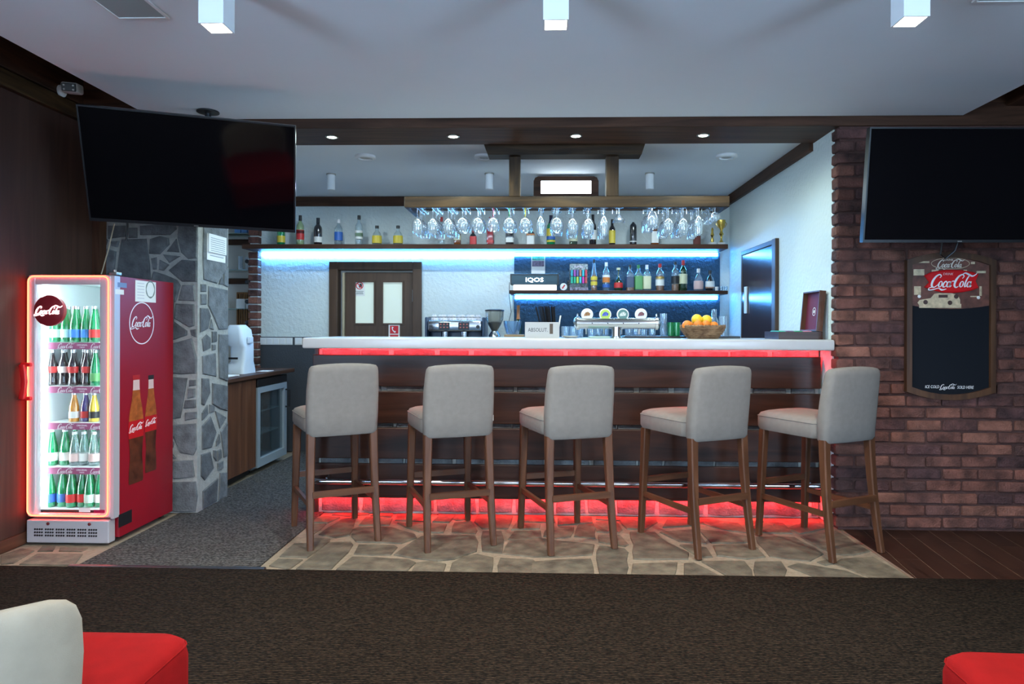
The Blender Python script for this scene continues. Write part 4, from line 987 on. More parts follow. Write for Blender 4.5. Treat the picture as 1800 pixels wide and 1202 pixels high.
def wineglass(kind):
    # upside down: foot at the top (z=0), bowl hanging below
    K = {'wine': ([(.004, -.085), (.022, -.095), (.036, -.118), (.041, -.145), (.038, -.180), (.032, -.200)], .033, .085),
         'balloon': ([(.004, -.078), (.026, -.088), (.042, -.110), (.047, -.138), (.043, -.165), (.036, -.182)], .035, .078),
         'flute': ([(.004, -.070), (.024, -.095), (.033, -.125), (.034, -.155), (.028, -.205)], .032, .07),
         'martini': ([(.004, -.062), (.046, -.108)], .032, .062),
         'mug': ([(.004, -.04), (.030, -.050), (.046, -.085), (.046, -.120), (.038, -.155)], .034, .04),
         'coupe': ([(.004, -.05), (.030, -.056), (.040, -.075), (.040, -.095)], .03, .05)}
    bowl, fr_, st = K[kind]
    b = G(); n = 18; rings = [[(r*math.cos(2*math.pi*k/n), r*math.sin(2*math.pi*k/n), z) for k in range(n)] for r, z in bowl]
    b.loft(rings, caps=False); b.loft([[(x*.94, y*.94, z) for x, y, z in q] for q in reversed(rings)], caps=False)
    s_ = G().lathe([(.008, -.004), (.0045, -.015), (.004, -st*.6), (.005, -st)], 8)
    f = G().lathe([(fr_, -.001), (fr_*.98, 0), (fr_*.98, -.002), (.008, -.006)], 18)
    return b, s_, f


gcache = {}
M_PINKG = glass('pink_stem_glass', (.9, .1, .3), .6, (.75, .06, .2), .05, .15); M_GREENG = glass('green_stem_glass', (.05, .8, .3), .6, (.02, .55, .18), .05, .15); M_YELG = glass('yellow_stem_glass', (.9, .85, .05), .6, (.8, .72, .02), .05, .15)
cols = [(735, 'wine', None, 4), (762, 'wine', None, 4), (789, 'wine', None, 4), (814, 'balloon', None, 2), (841, 'balloon', None, 2), (868, 'balloon', M_PINKG, 1), (896, 'balloon', M_GREENG, 2), (924, 'balloon', M_YELG, 2),
        (951, 'flute', None, 2), (979, 'balloon', None, 4), (1007, 'wine', None, 4), (1035, 'wine', None, 4), (1062, 'flute', None, 4), (1089, 'martini', None, 2), (1147, 'mug', None, 4), (1175, 'wine', None, 4), (1201, 'wine', None, 4), (1228, 'flute', None, 4), (1257, 'coupe', None, 4)]
ordw = ['first', 'second', 'third', 'fourth', 'fifth', 'sixth', 'seventh', 'eighth', 'ninth', 'tenth', 'eleventh', 'twelfth', 'thirteenth', 'fourteenth', 'fifteenth', 'sixteenth', 'seventeenth', 'eighteenth', 'nineteenth']
for ci, (x, kind, tint, n) in enumerate(cols):
    if kind not in gcache:
        b, s_, f = wineglass(kind); one = G().add(b.v, b.f).add(s_.v, s_.f).add(f.v, f.f)
        gcache[kind] = (mesh('bowl', b, M_WINEG, True), s_, f, mesh('stem', s_, M_WINEG, True), mesh('foot', f, M_WINEG, True), mesh('stemmed_glass', one, M_WINEG, True))
    gc = gcache[kind]; p = at(x, 372, Y=4.885)
    nm = {'wine': 'wine glass', 'balloon': 'round wine glass', 'flute': 'tall beer glass', 'martini': 'cone-shaped cocktail glass', 'mug': 'wide goblet', 'coupe': 'shallow dessert glass'}[kind]
    for r_ in range(n):
        loc = (p.x+(.004 if r_ % 2 else -.003), 4.88+.0925*r_, ZR0+.026)
        if r_ == 0:
            tn = {id(M_PINKG): 'pink-stemmed', id(M_GREENG): 'green-stemmed', id(M_YELG): 'yellow-stemmed'}.get(id(tint), 'clear')
            lb = ('%s %s hanging in the front row of the rack' % (tn, nm)) if tint or kind in ('martini',) else 'clear hanging %s, %s from the left in the front row' % (nm, ordw[ci])
            t = thing('stemmed_glass', lb, 'glass', loc, 0, 'stemware hanging in the rack')
            obj('bowl', gc[0], None, t)
            if tint: obj('stem', gc[1], tint, t, True); obj('foot', gc[2], tint, t, True)
            else: obj('stem', gc[3], None, t); obj('foot', gc[4], None, t)
        else:
            tag(obj('stemmed_glass', gc[5], None, None, loc=loc), 'clear hanging %s in row %s of depth, behind the %s front-row glass' % (nm, ['', 'two', 'three', 'four', 'five'][r_], ordw[ci]), 'glass', 'stemware hanging in the back rows')
    for s_ in (-.016, .016):
        obj('wire_rail', G().tube([(p.x+s_+O[0], RY0+.05+O[1], .018), (p.x+s_+O[0], RY1-.04+O[1], .018), (p.x+s_+O[0], RY1-.04+O[1], .056)], .0022, 5), M_STEEL, rk)

# lit sign box behind the rack
sb = thing('light_box', 'brown framed glowing light box hanging from bar ceiling', 'light box', (at(995, 330, Y=5.8).x, 5.8, 2.365))
pr = [(-.275, 0), (.275, 0), (.275, .13), (.262, .158), (.24, .166), (-.24, .166), (-.262, .158), (-.275, .13)]
obj('frame', G().prism(pr, .05, (0, .01, 0), (1, 0, 0), (0, 0, 1), (0, 1, 0)), M_WOODDARK('X'), sb)
obj('frame_border', G().box(-.275, -.215, -.005, .0095, 0, .13).box(.215, .275, -.005, .0095, 0, .13).box(-.215, .215, -.005, .0095, 0, .018).box(-.24, .24, -.005, .0095, .13, .165), M_WOODDARK('X'), sb)
obj('lit_panel', G().box(-.213, .213, .004, .009, .02, .128), emis('lit_panel', (.80, .92, 1), 5), sb)

# ------------------------------------------------------------------ ceiling fittings
for i, (x, lb) in enumerate(((583, 'leftmost'), (797, 'second from left'), (1012, 'third from left'), (1234, 'rightmost'))):
    p = at(x, 240, Z=2.503)
    t = thing('recessed_spotlight', 'recessed spotlight in the wooden beam, %s of four' % lb, 'spotlight', (p.x, 4.47, 2.503), 0, 'spotlights in the beam')
    obj('ring', G().lathe([(.042, 0), (.042, -.004), (.032, -.006), (.030, -.001)], 24), M_BRUSH, t, True)
    obj('lens', G().lathe([(.029, -.001), (.026, -.005)], 20), M_SPOT, t)
    l = bpy.data.lights.new('spot', 'SPOT'); l.energy = SPOT_W*4; l.spot_size = R(168); l.spot_blend = .6; l.color = (.80, 1, .90); l.shadow_soft_size = .03
    lo = bpy.data.objects.new('bulb', l); COL.objects.link(lo); lo.parent = t; lo.location = (0, 0, -.02)
for i, (x, y) in enumerate(((-1.215, 2.50), (.042, 2.50), (1.318, 2.50), (-1.215, -.6), (.042, -.6), (1.318, -.6), (-1.215, -2.9), (1.318, -2.9))):  # lamps behind the viewpoint are unseen extras added as room fill
    lbs = ['square ceiling lamp on the left side above the TV', 'square ceiling lamp in the middle of the ceiling', 'square ceiling lamp on the right side of the ceiling'] + ['added unseen square fill lamp behind the viewpoint, %s' % q for q in ('left', 'middle', 'right', 'rear left', 'rear right')]
    t = thing('ceiling_lamp', lbs[i], 'lamp', (x, y, ZC), 0, 'square ceiling lamps')
    obj('housing', G().box(-.046, -.040, -.046, .046, -.205, -.0005).box(.040, .046, -.046, .046, -.205, -.0005).box(-.04, .04, -.046, -.040, -.205, -.0005).box(-.04, .04, .040, .046, -.205, -.0005), M_WHITE, t)
    obj('diffuser', G().box(-.0395, .0395, -.0395, .0395, -.203, -.195), M_LAMPW, t)
    l = bpy.data.lights.new('lamp', 'AREA'); l.shape = 'SQUARE'; l.size = .08; l.energy = LAMP_W; l.color = (1, .90, .76); l.spread = R(150)
    lo = bpy.data.objects.new('bulb', l); COL.objects.link(lo); lo.parent = t; lo.location = (0, 0, -.207)
for i, (a, lb) in enumerate((((-1.80, -1.60, 2.45, 2.84), 'flush grey rectangular ceiling panel above the left TV'), ((1.72, 1.92, 2.3, 2.77), 'flush grey rectangular ceiling panel at upper right'))):
    t = thing('ceiling_panel', lb, 'ceiling panel', ((a[0]+a[1])/2, (a[2]+a[3])/2, ZC))
    wx, wy = (a[1]-a[0])/2, (a[3]-a[2])/2
    obj('frame', G().box(-wx-.012, wx+.012, -wy-.012, -wy, -.008, -.0005).box(-wx-.012, wx+.012, wy, wy+.012, -.008, -.0005).box(-wx-.012, -wx, -wy, wy, -.008, -.0005).box(wx, wx+.012, -wy, wy, -.008, -.0005), M_WHITE, t)
    obj('grille', G().box(-wx, wx, -wy, wy, -.005, -.001), mat('grey_grille', (.32, .36, .36), .7), t)
for i, (x, y, lb) in enumerate(((-1.356, 5.15, 'leftmost'), (-.448, 5.16, 'second from left'), (.402, 5.15, 'third, partly behind the rack post'), (1.373, 5.17, 'rightmost'))):
    t = thing('ceiling_disc', 'round white ceiling fitting above the bar, %s' % lb, 'ceiling fitting', (x, y, 2.5465), 0, 'round ceiling fittings')
    obj('rim', G().lathe([(.078, 0), (.078, -.016), (.070, -.022), (.052, -.022), (.050, -.014)], 28), M_WHITE, t, True)
    obj('insert', G().lathe([(.049, -.010), (.030, -.017)], 24), mat('fitting_grey', (.5, .5, .5), .6), t)
for i, (x, y, lb) in enumerate(((-1.806, 5.75, 'left'), (-.459, 5.75, 'middle'), (.89, 5.76, 'right'))):
    t = thing('cylinder_spot', 'white cylindrical ceiling spot over the bar, %s of three' % lb, 'lamp', (x, y, 2.5465), 0, 'cylinder ceiling spots')
    obj('base_ring', G().lathe([(.040, 0), (.040, -.010)], 20), M_BRUSH, t, True)
    obj('cylinder', G().lathe([(.034, -.010), (.034, -.135), (.028, -.138)], 20), M_WHITE, t, True)
    l = bpy.data.lights.new('lamp', 'AREA'); l.shape = 'DISK'; l.size = .05; l.energy = 9; l.color = (.75, .92, 1)
    lo = bpy.data.objects.new('bulb', l); COL.objects.link(lo); lo.parent = t; lo.location = (0, 0, -.141)

# ------------------------------------------------------------------ TVs
def tv(label, loc, yaw, pitch, w_, h_, roll=0):
    t = thing('television', label, 'television', loc, rot=None)
    Mx = Matrix.Translation(loc) @ Matrix.Rotation(yaw, 4, 'Z') @ Matrix.Rotation(pitch, 4, 'X') @ Matrix.Rotation(-roll, 4, 'Y')
    t.matrix_world = Mx
    obj('bezel', G().box(-w_/2, w_/2, -.006, .03, h_/2-.008, h_/2).box(-w_/2, w_/2, -.006, .03, -h_/2, -h_/2+.016).box(-w_/2, -w_/2+.008, -.006, .03, -h_/2+.016, h_/2-.008).box(w_/2-.008, w_/2, -.006, .03, -h_/2+.016, h_/2-.008), M_BLACK, t)
    obj('screen', G().box(-w_/2+.008, w_/2-.008, -.002, .01, -h_/2+.016, h_/2-.008), M_SCREEN, t)
    obj('back_cover', G().rbox(-w_/2+.01, w_/2-.01, .0305, .06, -h_/2+.01, h_/2-.01, .01), M_BLACK, t)
    obj('logo_plate', G().box(-.012, .012, -.0075, -.0062, -h_/2+.004, -h_/2+.009), M_BRUSH, t)
    return t, Mx


t1, Mx = tv('flat black television tilted down above the drinks fridge, left', (-1.968, 3.782, 2.111), .2951, .4228, 1.09, .625, -.0226)
mnt = thing('ceiling_mount', 'black ceiling mount carrying the left television', 'tv mount', (-2.05, 4.11, ZC))
obj('ceiling_plate', G().lathe([(.065, 0), (.065, -.008), (.03, -.014)], 20), M_BLACK, mnt, True)
obj('pole', G().cyl((0, 0, -.01), (0, 0, -.34), .018, n=12), M_BLACK, mnt, True)
pe = Mx @ Vector((0, .075, .02)) - Vector((-2.05, 4.11, ZC))
obj('tilt_arm', G().cyl((0, 0, -.33), pe, .016, n=8), M_BLACK, mnt, True)
obj('vesa_plate', G().box(-.1, .1, .0605, .075, -.1, .1).xf(Matrix.Translation((2.05, -4.11, -ZC)) @ Mx), M_BLACK, mnt)
t2, Mx2 = tv('flat black television on the brick wall above the chalkboard, right', (2.3226, 3.8474, 2.0419), .0482, .1297, 1.09, .625, .0063)
wm = thing('wall_mount', 'black wall bracket behind the right television', 'tv mount', (2.33, 4.28, 2.0))
obj('plate', G().box(-.15, .15, -.02, .0, -.15, .15), M_BLACK, wm)
obj('arm', G().box(-.03, .03, -.36, -.021, -.04, .04), M_BLACK, wm)
p0 = at(1660, 430, Y=4.22)
obj('cable', G().tube([(p0.x-2.33-.03, -.10, p0.z+.05-2.0), (p0.x-2.33-.035, -.08, p0.z-.06-2.0), (p0.x-2.33, -.07, p0.z-.085-2.0), (p0.x-2.33+.05, -.08, p0.z-.04-2.0), (p0.x-2.33+.07, -.10, p0.z+.05-2.0)], .006, 8), M_BLACK, wm, True)
# security camera on the left wall
p = at(108, 160, X=XL+.03)
sc = thing('security_camera', 'white bullet security camera on the dark left wall', 'camera', (XL+.026, p.y, p.z))
obj('base', G().lathe([(.036, 0), (.036, .012), (.026, .022)], 20).xf(Matrix.Rotation(R(90), 4, 'Y')), M_WHITE, sc, True)
obj('arm', G().tube([(.02, 0, 0), (.06, -.02, -.005), (.08, -.035, .0)], .011, 8), M_WHITE, sc, True)
Mc = Matrix.Translation((.10, -.04, .0)) @ Matrix.Rotation(R(18), 4, 'Z') @ Matrix.Rotation(R(10), 4, 'X')
bd_ = obj('body', G().rbox(-.045, .045, -.06, .06, -.028, .03, .012, 2).xf(Mc), M_WHITE, sc, True)
obj('lens_plate', G().rbox(-.038, .038, -.066, -.058, -.024, .022, .008).xf(Mc), M_BLACK, bd_)
g = G()
for a, b in ((-.024, .01), (.024, .01), (-.024, -.014), (.024, -.014)): g.lathe([(.0055, 0), (.0055, .002)], 8); g.v[-16:] = [(a+x, -.0665-z, b+y) for x, y, z in g.v[-16:]]
obj('infrared_led', g.xf(Mc), M_PAPER, bd_)

# ------------------------------------------------------------------ chalkboard on the brick wall
def bpt(x, y): q = at(x, y, Y=4.262); return q.x, q.z


cx_, zb_ = bpt(1670, 703); _, zt_ = bpt(1670, 443)
cb = thing('chalkboard', 'arched wooden framed chalkboard with red sign on brick wall', 'chalkboard', (cx_, 4.284, zb_))
hwid, hh = .268, zt_-zb_
def arch(w_, z0, z1, rise, n=8): return [(-w_+2*w_*k/n, z0-rise*(1-(2*k/n-1)**2)+rise) for k in range(n+1)] + [(w_-2*w_*k/n, z1+rise*(1-(2*k/n-1)**2)-rise) for k in range(n+1)]


outer = arch(hwid, 0, hh, .05); inner = arch(hwid-.032, .034, hh-.034, .046)
g = G(); n = len(outer); v = [(x, -.035, z) for x, z in outer]+[(x, -.035, z) for x, z in inner]+[(x, -.001, z) for x, z in outer]+[(x, -.018, z) for x, z in inner]
f = []
for i in range(n):
    j = (i+1) % n; f += [(i, j, n+j, n+i), (2*n+i, 2*n+j, j, i), (n+i, n+j, 3*n+j, 3*n+i)]
g.add(v, f); obj('frame', g, wood('frame_wood', (.035, .015, .008), (.12, .055, .025), 'Z', 6, .4, 10, False), cb)
obj('board', G().prism(inner, .012, (0, -.006, 0), (1, 0, 0), (0, 0, 1), (0, -1, 0)), mat('chalkboard_black', (.010, .012, .016), .9, spec=.1), cb)
pz0, pz1 = bpt(1670, 543)[1]-zb_, hh-.034
pw = hwid-.033
picp = [(-pw+2*pw*k/8, pz0+.022-.022*(1-(2*k/8-1)**2)) for k in range(9)]+[(pw-2*pw*k/8, pz1+.046*(1-(2*k/8-1)**2)-.046) for k in range(9)]
pic = obj('printed_picture', G().prism(picp, .0015, (0, -.0183, 0), (1, 0, 0), (0, 0, 1), (0, -1, 0)), mat('sepia_print', (.115, .040, .026), .5, var=.5, vscale=22), cb)
M_SEP = mat('sepia_light', (.56, .44, .28), .5, var=.25, vscale=40)
def pq(x, y): a = bpt(x, y); return a[0]-cx_, a[1]-zb_


g = G()
for x0, y0, x1, y1 in ((1606, 473, 1625, 484), (1638, 474, 1650, 484), (1607, 503, 1619, 518), (1694, 474, 1700, 486), (1717, 476, 1733, 480), (1722, 503, 1726, 520), (1706, 520, 1722, 522), (1648, 452, 1697, 453.5), (1707, 460, 1714, 464), (1608, 459, 1634, 462)):
    (a, d), (b, e) = pq(x0, y0), pq(x1, y1); obj('printed_shop', G().box(a, b, -.0206, -.0199, min(d, e), max(d, e)), M_SEP, pic)
van = [pq(*q) for q in ((1613, 532), (1617, 527), (1636, 524), (1643, 516), (1650, 515), (1672, 515), (1684, 518), (1688, 527), (1688, 536), (1616, 536))]
obj('printed_van', G().prism(van, .0006, (0, -.0200, 0), (1, 0, 0), (0, 0, 1), (0, -1, 0)), M_SEP, pic)
(a, d), (b, e) = pq(1616, 541), pq(1690, 534); obj('printed_road', G().box(a, b, -.0203, -.0199, d, e), M_SEP, pic)
g = G().xf(Matrix())
for x, y, r_ in ((1627, 531, .014), (1670, 532, .014), (1681, 521, .014)):
    a, b = pq(x, y); g.lathe([(r_, 0), (r_, .0006)], 14); g.v[-28:] = [(a+x_, -.0210-z_, b+y_) for x_, y_, z_ in g.v[-28:]]
(a, d), (b, e) = pq(1650, 523), pq(1666, 518); g.box(a, b, -.0215, -.0207, d, e)
obj('printed_wheels', g, mat('sepia_dark', (.05, .02, .014), .5), pic)
g = G(); a, b = pq(1671, 463); ribbon(g, [(.115*math.cos(k*math.pi/10), .034*math.sin(k*math.pi/10)) for k in range(20)], [.003], True, .0006, 3)
obj('oval_outline', g.xf(face_cam(a, -.0200, b)), M_SEP, pic)
obj('lettering', script_geo(.165).xf(face_cam(a, -.0200, b-.004)), mat('sepia_white', (.72, .66, .56), .5), pic)
obj('lettering', text_geo('DRINK', .018, .2).xf(face_cam(a-.01, -.0204, b+.022)), mat('sepia_white', (.72, .66, .56), .5), pic)
# red fishtail sign
fs = [pq(*q) for q in ((1624, 484), (1636, 478), (1655, 475), (1672, 474), (1690, 475), (1708, 478), (1719, 482), (1714, 494), (1719, 506), (1706, 511), (1688, 514), (1672, 515), (1655, 514), (1638, 510), (1624, 505), (1633, 496))]
fc = (sum(a for a, b in fs)/len(fs), sum(b for a, b in fs)/len(fs))
rings = [[(a, -.0202, b) for a, b in fs], [(a, -.030, b) for a, b in fs], [(fc[0]+(a-fc[0])*.96, -.036, fc[1]+(b-fc[1])*.9) for a, b in fs]]
rsg = obj('red_fishtail_sign', G().loft(rings), mat('sign_gloss_red', (.62, .010, .014), .2, coat=.5), cb)
a, b = pq(1672, 494); obj('lettering', script_geo(.275).xf(face_cam(a, -.0362, b-.004)), M_WPRINT, rsg)
a, b = pq(1664, 482); obj('lettering', text_geo('DRINK', .02, .2).xf(face_cam(a, -.0365, b)), mat('pink_print', (.75, .4, .4), .5), rsg)
for x, y in ((1616, 521), (1720, 523)):
    a, b = pq(x, y); obj('screw_cap', G().lathe([(.010, 0), (.010, .003), (.005, .006)], 14).xf(face_cam(a, -.0200, b)), M_PAPER, cb)
for tx, x, y, s_ in (('ICE COLD', 1639, 680, .032), ('SOLD HERE', 1697.5, 681, .032)):
    a, b = pq(x, y); obj('lettering', text_geo(tx, s_, .15).map(lambda X, Y, Z: (X*.60, Y*.80, Z)).xf(face_cam(a, -.0186, b)), M_WPRINT, cb)
a, b = pq(1667, 680); obj('lettering', script_geo(.098).xf(face_cam(a, -.0184, b)), M_WPRINT, cb)

# ------------------------------------------------------------------ things on the bar
ZB = 1.178


def bx(x, Y): return at(x, 590, Y=Y).x


bxs = thing('straw_box', 'brushed steel caddy with black lettering holding straws', 'straw caddy', (bx(953, 4.62), 4.62, ZB))
hw_ = .115; HB = at(953, 566, Y=4.56).z-ZB
obj('box', G().box(-hw_, hw_, -.06, -.057, 0, HB).box(-hw_, hw_, .057, .06, 0, HB).box(-hw_, -hw_+.003, -.057, .057, 0, HB).box(hw_-.003, hw_, -.057, .057, 0, HB).box(-hw_+.003, hw_-.003, -.057, .057, 0, .003).box(-.02, -.017, -.057, .057, .003, HB-.01), M_BRUSH, bxs)
obj('lettering', text_geo('ABSOLUT.', .036, 0, .001).map(lambda x, y, z: (x*.82, y, z)).xf(face_cam(-.028, -.0605, HB*.5)), M_INK, bxs)
obj('bottle_cutout', G().box(.05, .072, -.0615, -.0602, HB*.26, HB*.9), mat('dark_bronze', (.10, .07, .05), .3, .6), bxs)
rd = random.Random(3)
for k in range(44):
    x = rd.uniform(.006, .098); y = rd.uniform(-.045, .045); ln = .205+rd.uniform(-.004, .004); tl = -.05*(1-x/.11)-.005
    tag(obj('black_straw', G().cyl((0, 0, 0), (tl, 0, ln), .0028, n=6), M_BLACK, None, loc=(bxs.location.x+x-.006+.004, 4.62+y, ZB+.006)), 'thin black drinking straw in the steel caddy', 'straw', 'black straws in the caddy')
for k in range(9):
    x = .1+rd.uniform(-.004, .004); y = rd.uniform(-.045, .03)
    tag(obj('white_straw', G().cyl((0, 0, 0), (.018+rd.uniform(0, .012), 0, .145), .003, n=6), M_PAPER, None, loc=(bxs.location.x+x, 4.62+y, ZB+.006)), 'white paper straw in the steel caddy', 'straw', 'white straws in the caddy')
# beer tower
tx0, tx1 = bx(1012, 4.68), bx(1157, 4.68); tc = bx(1083, 4.68)
zt0 = at(1083, 578, Y=4.68).z; zt1 = at(1083, 558.5, Y=4.68).z; zm = (zt0+zt1)/2; rr_ = (zt1-zt0)/2
bt = thing('beer_tower', 'chrome T-shaped beer tap tower with four round badges', 'beer tap', (tc, 4.68, ZB))
O2 = zm-ZB
obj('crossbar', G().cyl((tx0-tc+.02, 0, O2), (tx1-tc-.02, 0, O2), rr_, n=24), M_STEEL, bt, True)
for s_, xe in ((-1, tx0-tc), (1, tx1-tc)):
    obj('end_cap', G().lathe([(rr_*1.22, 0), (rr_*1.22, .018), (rr_*.9, .032), (rr_*.3, .04)], 24).xf(Matrix.Translation((xe-s_*.024, 0, O2)) @ Matrix.Rotation(R(90*s_), 4, 'Y')), M_STEEL, bt, True)
    obj('finial', G().lathe([(.006, 0), (.008, .01), (.003, .022)], 10, (xe-s_*.012, 0, O2+rr_*1.2)), M_STEEL, bt, True)
obj('column', G().lathe([(.045, 0), (.045, .008), (.032, .012), (.030, O2-rr_*.5)], 24), M_STEEL, bt, True)
for k in range(4): obj('trim_dot', G().lathe([(.004, 0), (.004, .003)], 8).xf(face_cam(tx0-tc+.11+k*.105, -rr_+.001, O2)), M_BLACK, bt)
bcol = [(.75, .73, .70), (.45, .62, .10), (.10, .22, .20), (.75, .75, .76)]; bcol2 = [(.35, .16, .05), (.06, .10, .45), (.6, .65, .6), (.20, .06, .07)]
for k, x in enumerate((1032, 1064, 1095, 1127)):
    xx = bx(x, 4.66)-tc; zz = at(x, 552.5, Y=4.66).z-ZB
    d_ = obj('tap_badge', G().lathe([(.041, 0), (.041, .012), (.037, .014)], 24).xf(face_cam(xx, .0, zz)), M_PAPER, bt, True)
    obj('badge_face', G().lathe([(.034, 0), (.034, .001)], 24).xf(face_cam(xx, -.0142, zz)), mat('badge_%d' % k, bcol[k], .4), d_)
    obj('badge_emblem', G().prism([(-.022, -.012), (.018, -.008), (.022, .006), (.006, .018), (-.01, .014), (-.02, .0)], .001, (xx, -.0153, zz), (1, 0, 0), (0, 0, 1), (0, -1, 0)), mat('badge_em_%d' % k, bcol2[k], .4, var=.5, vscale=90), d_)
    obj('tap_lever', G().cyl((xx, .004, O2), (xx, .004, zz-.03), .006, n=8), M_STEEL, bt, True)
    obj('spout', G().tube([(xx, .03, O2-.005), (xx, .075, O2-.02), (xx, .085, O2-.075)], .008, 8), M_STEEL, bt, True)
tag(obj('drip_tray', G().rbox(bx(1035, 4.68), bx(1071, 4.68), 4.60, 4.75, ZB, ZB+.012, .004), col('tray_mint', (.35, .48, .42), .5)), 'pale green bar tray beside the beer tower column', 'tray')
tag(obj('small_dish', G().lathe([(.03, 0), (.062, .014), (.058, .014), (.028, .004)], 20), M_PAPER, None, True, (bx(1002, 4.62), 4.62, ZB)), 'shallow white dish between steel caddy and beer tower', 'dish')


def tumbler(label, loc, h, r0, r1, mt, group):
    n = 16; ri = [[(r*math.cos(2*math.pi*k/n), r*math.sin(2*math.pi*k/n), z) for k in range(n)] for r, z in ((r0, 0), (r0*1.02, h*.1), (lerp(r0, r1, .5), h*.5), (r1, h))]
    inn = [[(x*.9, y*.9, z) for x, y, z in q] for q in reversed(ri[1:])]
    return tag(obj('tumbler', G().loft(ri+inn, caps=True), mt, None, True, loc), label, 'glass', group)


gk = 0
GT = 'clear tumblers on the bar behind the tap'
for k, x in enumerate((993, 1006, 1019, 1040, 1052, 1064, 1105, 1118, 1131, 1147)):
    tumbler('small clear tumbler behind the beer tower, %s from the left in its row' % ordw[k], (bx(x, 4.86), 4.86+(.02 if k % 2 else 0), 1.1925 if x > 1046 else ZB+.0005), .078, .026, .028, M_BLUEG, GT)
for k, (x, Yy) in enumerate(((1166, 4.83), (1166, 4.83), (994, 4.80), (1008, 4.80))):
    h = .078; z = 1.1925 if x > 1046 else ZB
    tumbler(['lower tumbler of the clear pair stacked right of the tap', 'upper tumbler of the clear pair stacked right of the tap', 'clear tumbler just right of the steel caddy', 'clear tumbler left of the tap end cap'][k], (bx(x, Yy), Yy, z+(.079 if k == 1 else .001)), h, .024, .027, M_BLUEG, GT)
for k, x in enumerate((1179, 1190)):
    tumbler('green glass tumbler beside the fruit basket, %s' % ('left' if k == 0 else 'right'), (bx(x, 4.84), 4.84, 1.1925), .095, .022, .026, GGREEN, 'green tumblers on the bar')
for x, lb, h in ((1257, 'blue glass carafe behind the fruit basket', .19), (1246, 'clear blue tumbler behind the fruit basket', .13), (1268, 'clear blue glass at the right end behind basket', .14)):
    g = G().lathe([(.030, 0), (.033, .02), (.031, h*.55), (.018, h*.7), (.017, h)] if h > .15 else [(.026, 0), (.028, h)], 16)
    tag(obj('carafe' if h > .15 else 'tumbler', g, M_BLUEG, None, True, (bx(x, 4.86), 4.83+(.06 if x == 1257 else -.01), 1.1925)), lb, 'glass')
# fruit basket
fb = bx(1235, 4.58); RB = .142; HBk = at(1235, 571.5, Y=4.52).z-ZB
M_WICK = wood('wicker', (.09, .045, .022), (.36, .22, .12), 'X', 30, .7, 2, False, .35)
bk = thing('fruit_basket', 'round woven basket of fruit at the right of the bar', 'basket', (fb, 4.58, ZB))
for k in range(7):
    t = k/6; r_ = RB*(.70+.30*math.sin(t*math.pi/2)); z = .008+t*(HBk-.016)
    obj('woven_ring', G().tube([(r_*math.cos(a*math.pi/18), r_*math.sin(a*math.pi/18), z+.002*(a % 2)) for a in range(36)], HBk/12.5, 6, closed=True), M_WICK, bk, True)
obj('base', G().lathe([(RB*.7, .001), (RB*.72, .01)], 30), M_WICK, bk)
g = G()
for k in range(40):
    a = k*math.pi/20; g.cyl(((RB+.004)*math.cos(a), (RB+.004)*math.sin(a), HBk-.016), ((RB+.004)*math.cos(a+.06), (RB+.004)*math.sin(a+.06), HBk+.002), .0035, n=5)
obj('rim_lashing', g, M_WICK, bk)
M_ORNG = mat('orange_peel', (.80, .22, .02), .45, var=.15, vscale=30, bump=.2, bscale=300); M_LEM = mat('lemon_peel', (.85, .55, .02), .42, var=.12, vscale=30, bump=.2, bscale=300)
fruits = [(1208, 572, .034, M_ORNG, -.04, 'orange at the left edge of the basket'), (1227, 571, .030, M_ORNG, -.06, 'small orange in front of the big lemon'), (1241, 571, .030, M_ORNG, -.055, 'orange in the middle of the basket'), (1255, 573, .030, M_ORNG, -.03, 'orange at the right of the basket'),
          (1225, 561.5, .036, M_LEM, .0, 'large yellow grapefruit on top of the basket, left'), (1242, 563, .036, M_LEM, .0, 'large yellow grapefruit on top of the basket, right'), (1217, 573, .030, M_ORNG, .06, 'orange at the back of the basket')]
for x, y, r_, mt, dy_, lb in fruits:
    q = at(x, y, Y=4.58+dy_)
    g = G().lathe([(r_*math.sin(math.pi*k/10), -r_*math.cos(math.pi*k/10)) for k in range(11)], 18)
    t = thing('fruit', lb, 'fruit', (q.x, 4.58+dy_, q.z), 0, 'fruit in the basket'); obj('peel', g, mt, t, True)
    obj('stem_end', G().lathe([(.005, r_-.001), (.003, r_+.001)], 8), col('stem_green', (.12, .16, .03)), t)
# open wooden box at the right end
cg = thing('sachet_box', 'open brown wooden box with burgundy lined lid', 'box', (1.655, 4.58, ZB))
w0, w1 = -.14, .14; hb = at(1400, 583, Y=4.44).z-ZB
obj('tray', G().box(w0, w1, -.14, -.132, 0, hb).box(w0, w1, .132, .14, 0, hb).box(w0, w0+.008, -.132, .132, 0, hb).box(w1-.008, w1, -.132, .132, 0, hb).box(w0+.008, w1-.008, -.132, .132, 0, .006), M_BOARD('X'), cg)
Ml = Matrix.Translation((w1-.012, 0, hb+.001)) @ Matrix.Rotation(R(5), 4, 'Y')
lh = .265
ld = obj('lid', G().box(.004, .010, -.14, .14, .002, lh).box(-.03, .0035, -.14, -.132, .002, lh).box(-.03, .0035, .132, .14, .002, lh).box(-.03, .0035, -.132, .132, lh-.008, lh).box(-.03, .0035, -.132, .132, .002, .010).xf(Ml), M_CAB, cg)
obj('lid_lining', G().box(.001, .0038, -.131, .131, .011, lh-.009).xf(Ml), col('burgundy_lining', (.14, .010, .03), .7), ld)
g = G(); ribbon(g, [(.026*math.cos(k*math.pi/6), .026*math.sin(k*math.pi/6)) for k in range(12)], [.004], True, .0006, 2); g.lathe([(.012, 0), (.012, .0006)], 10)
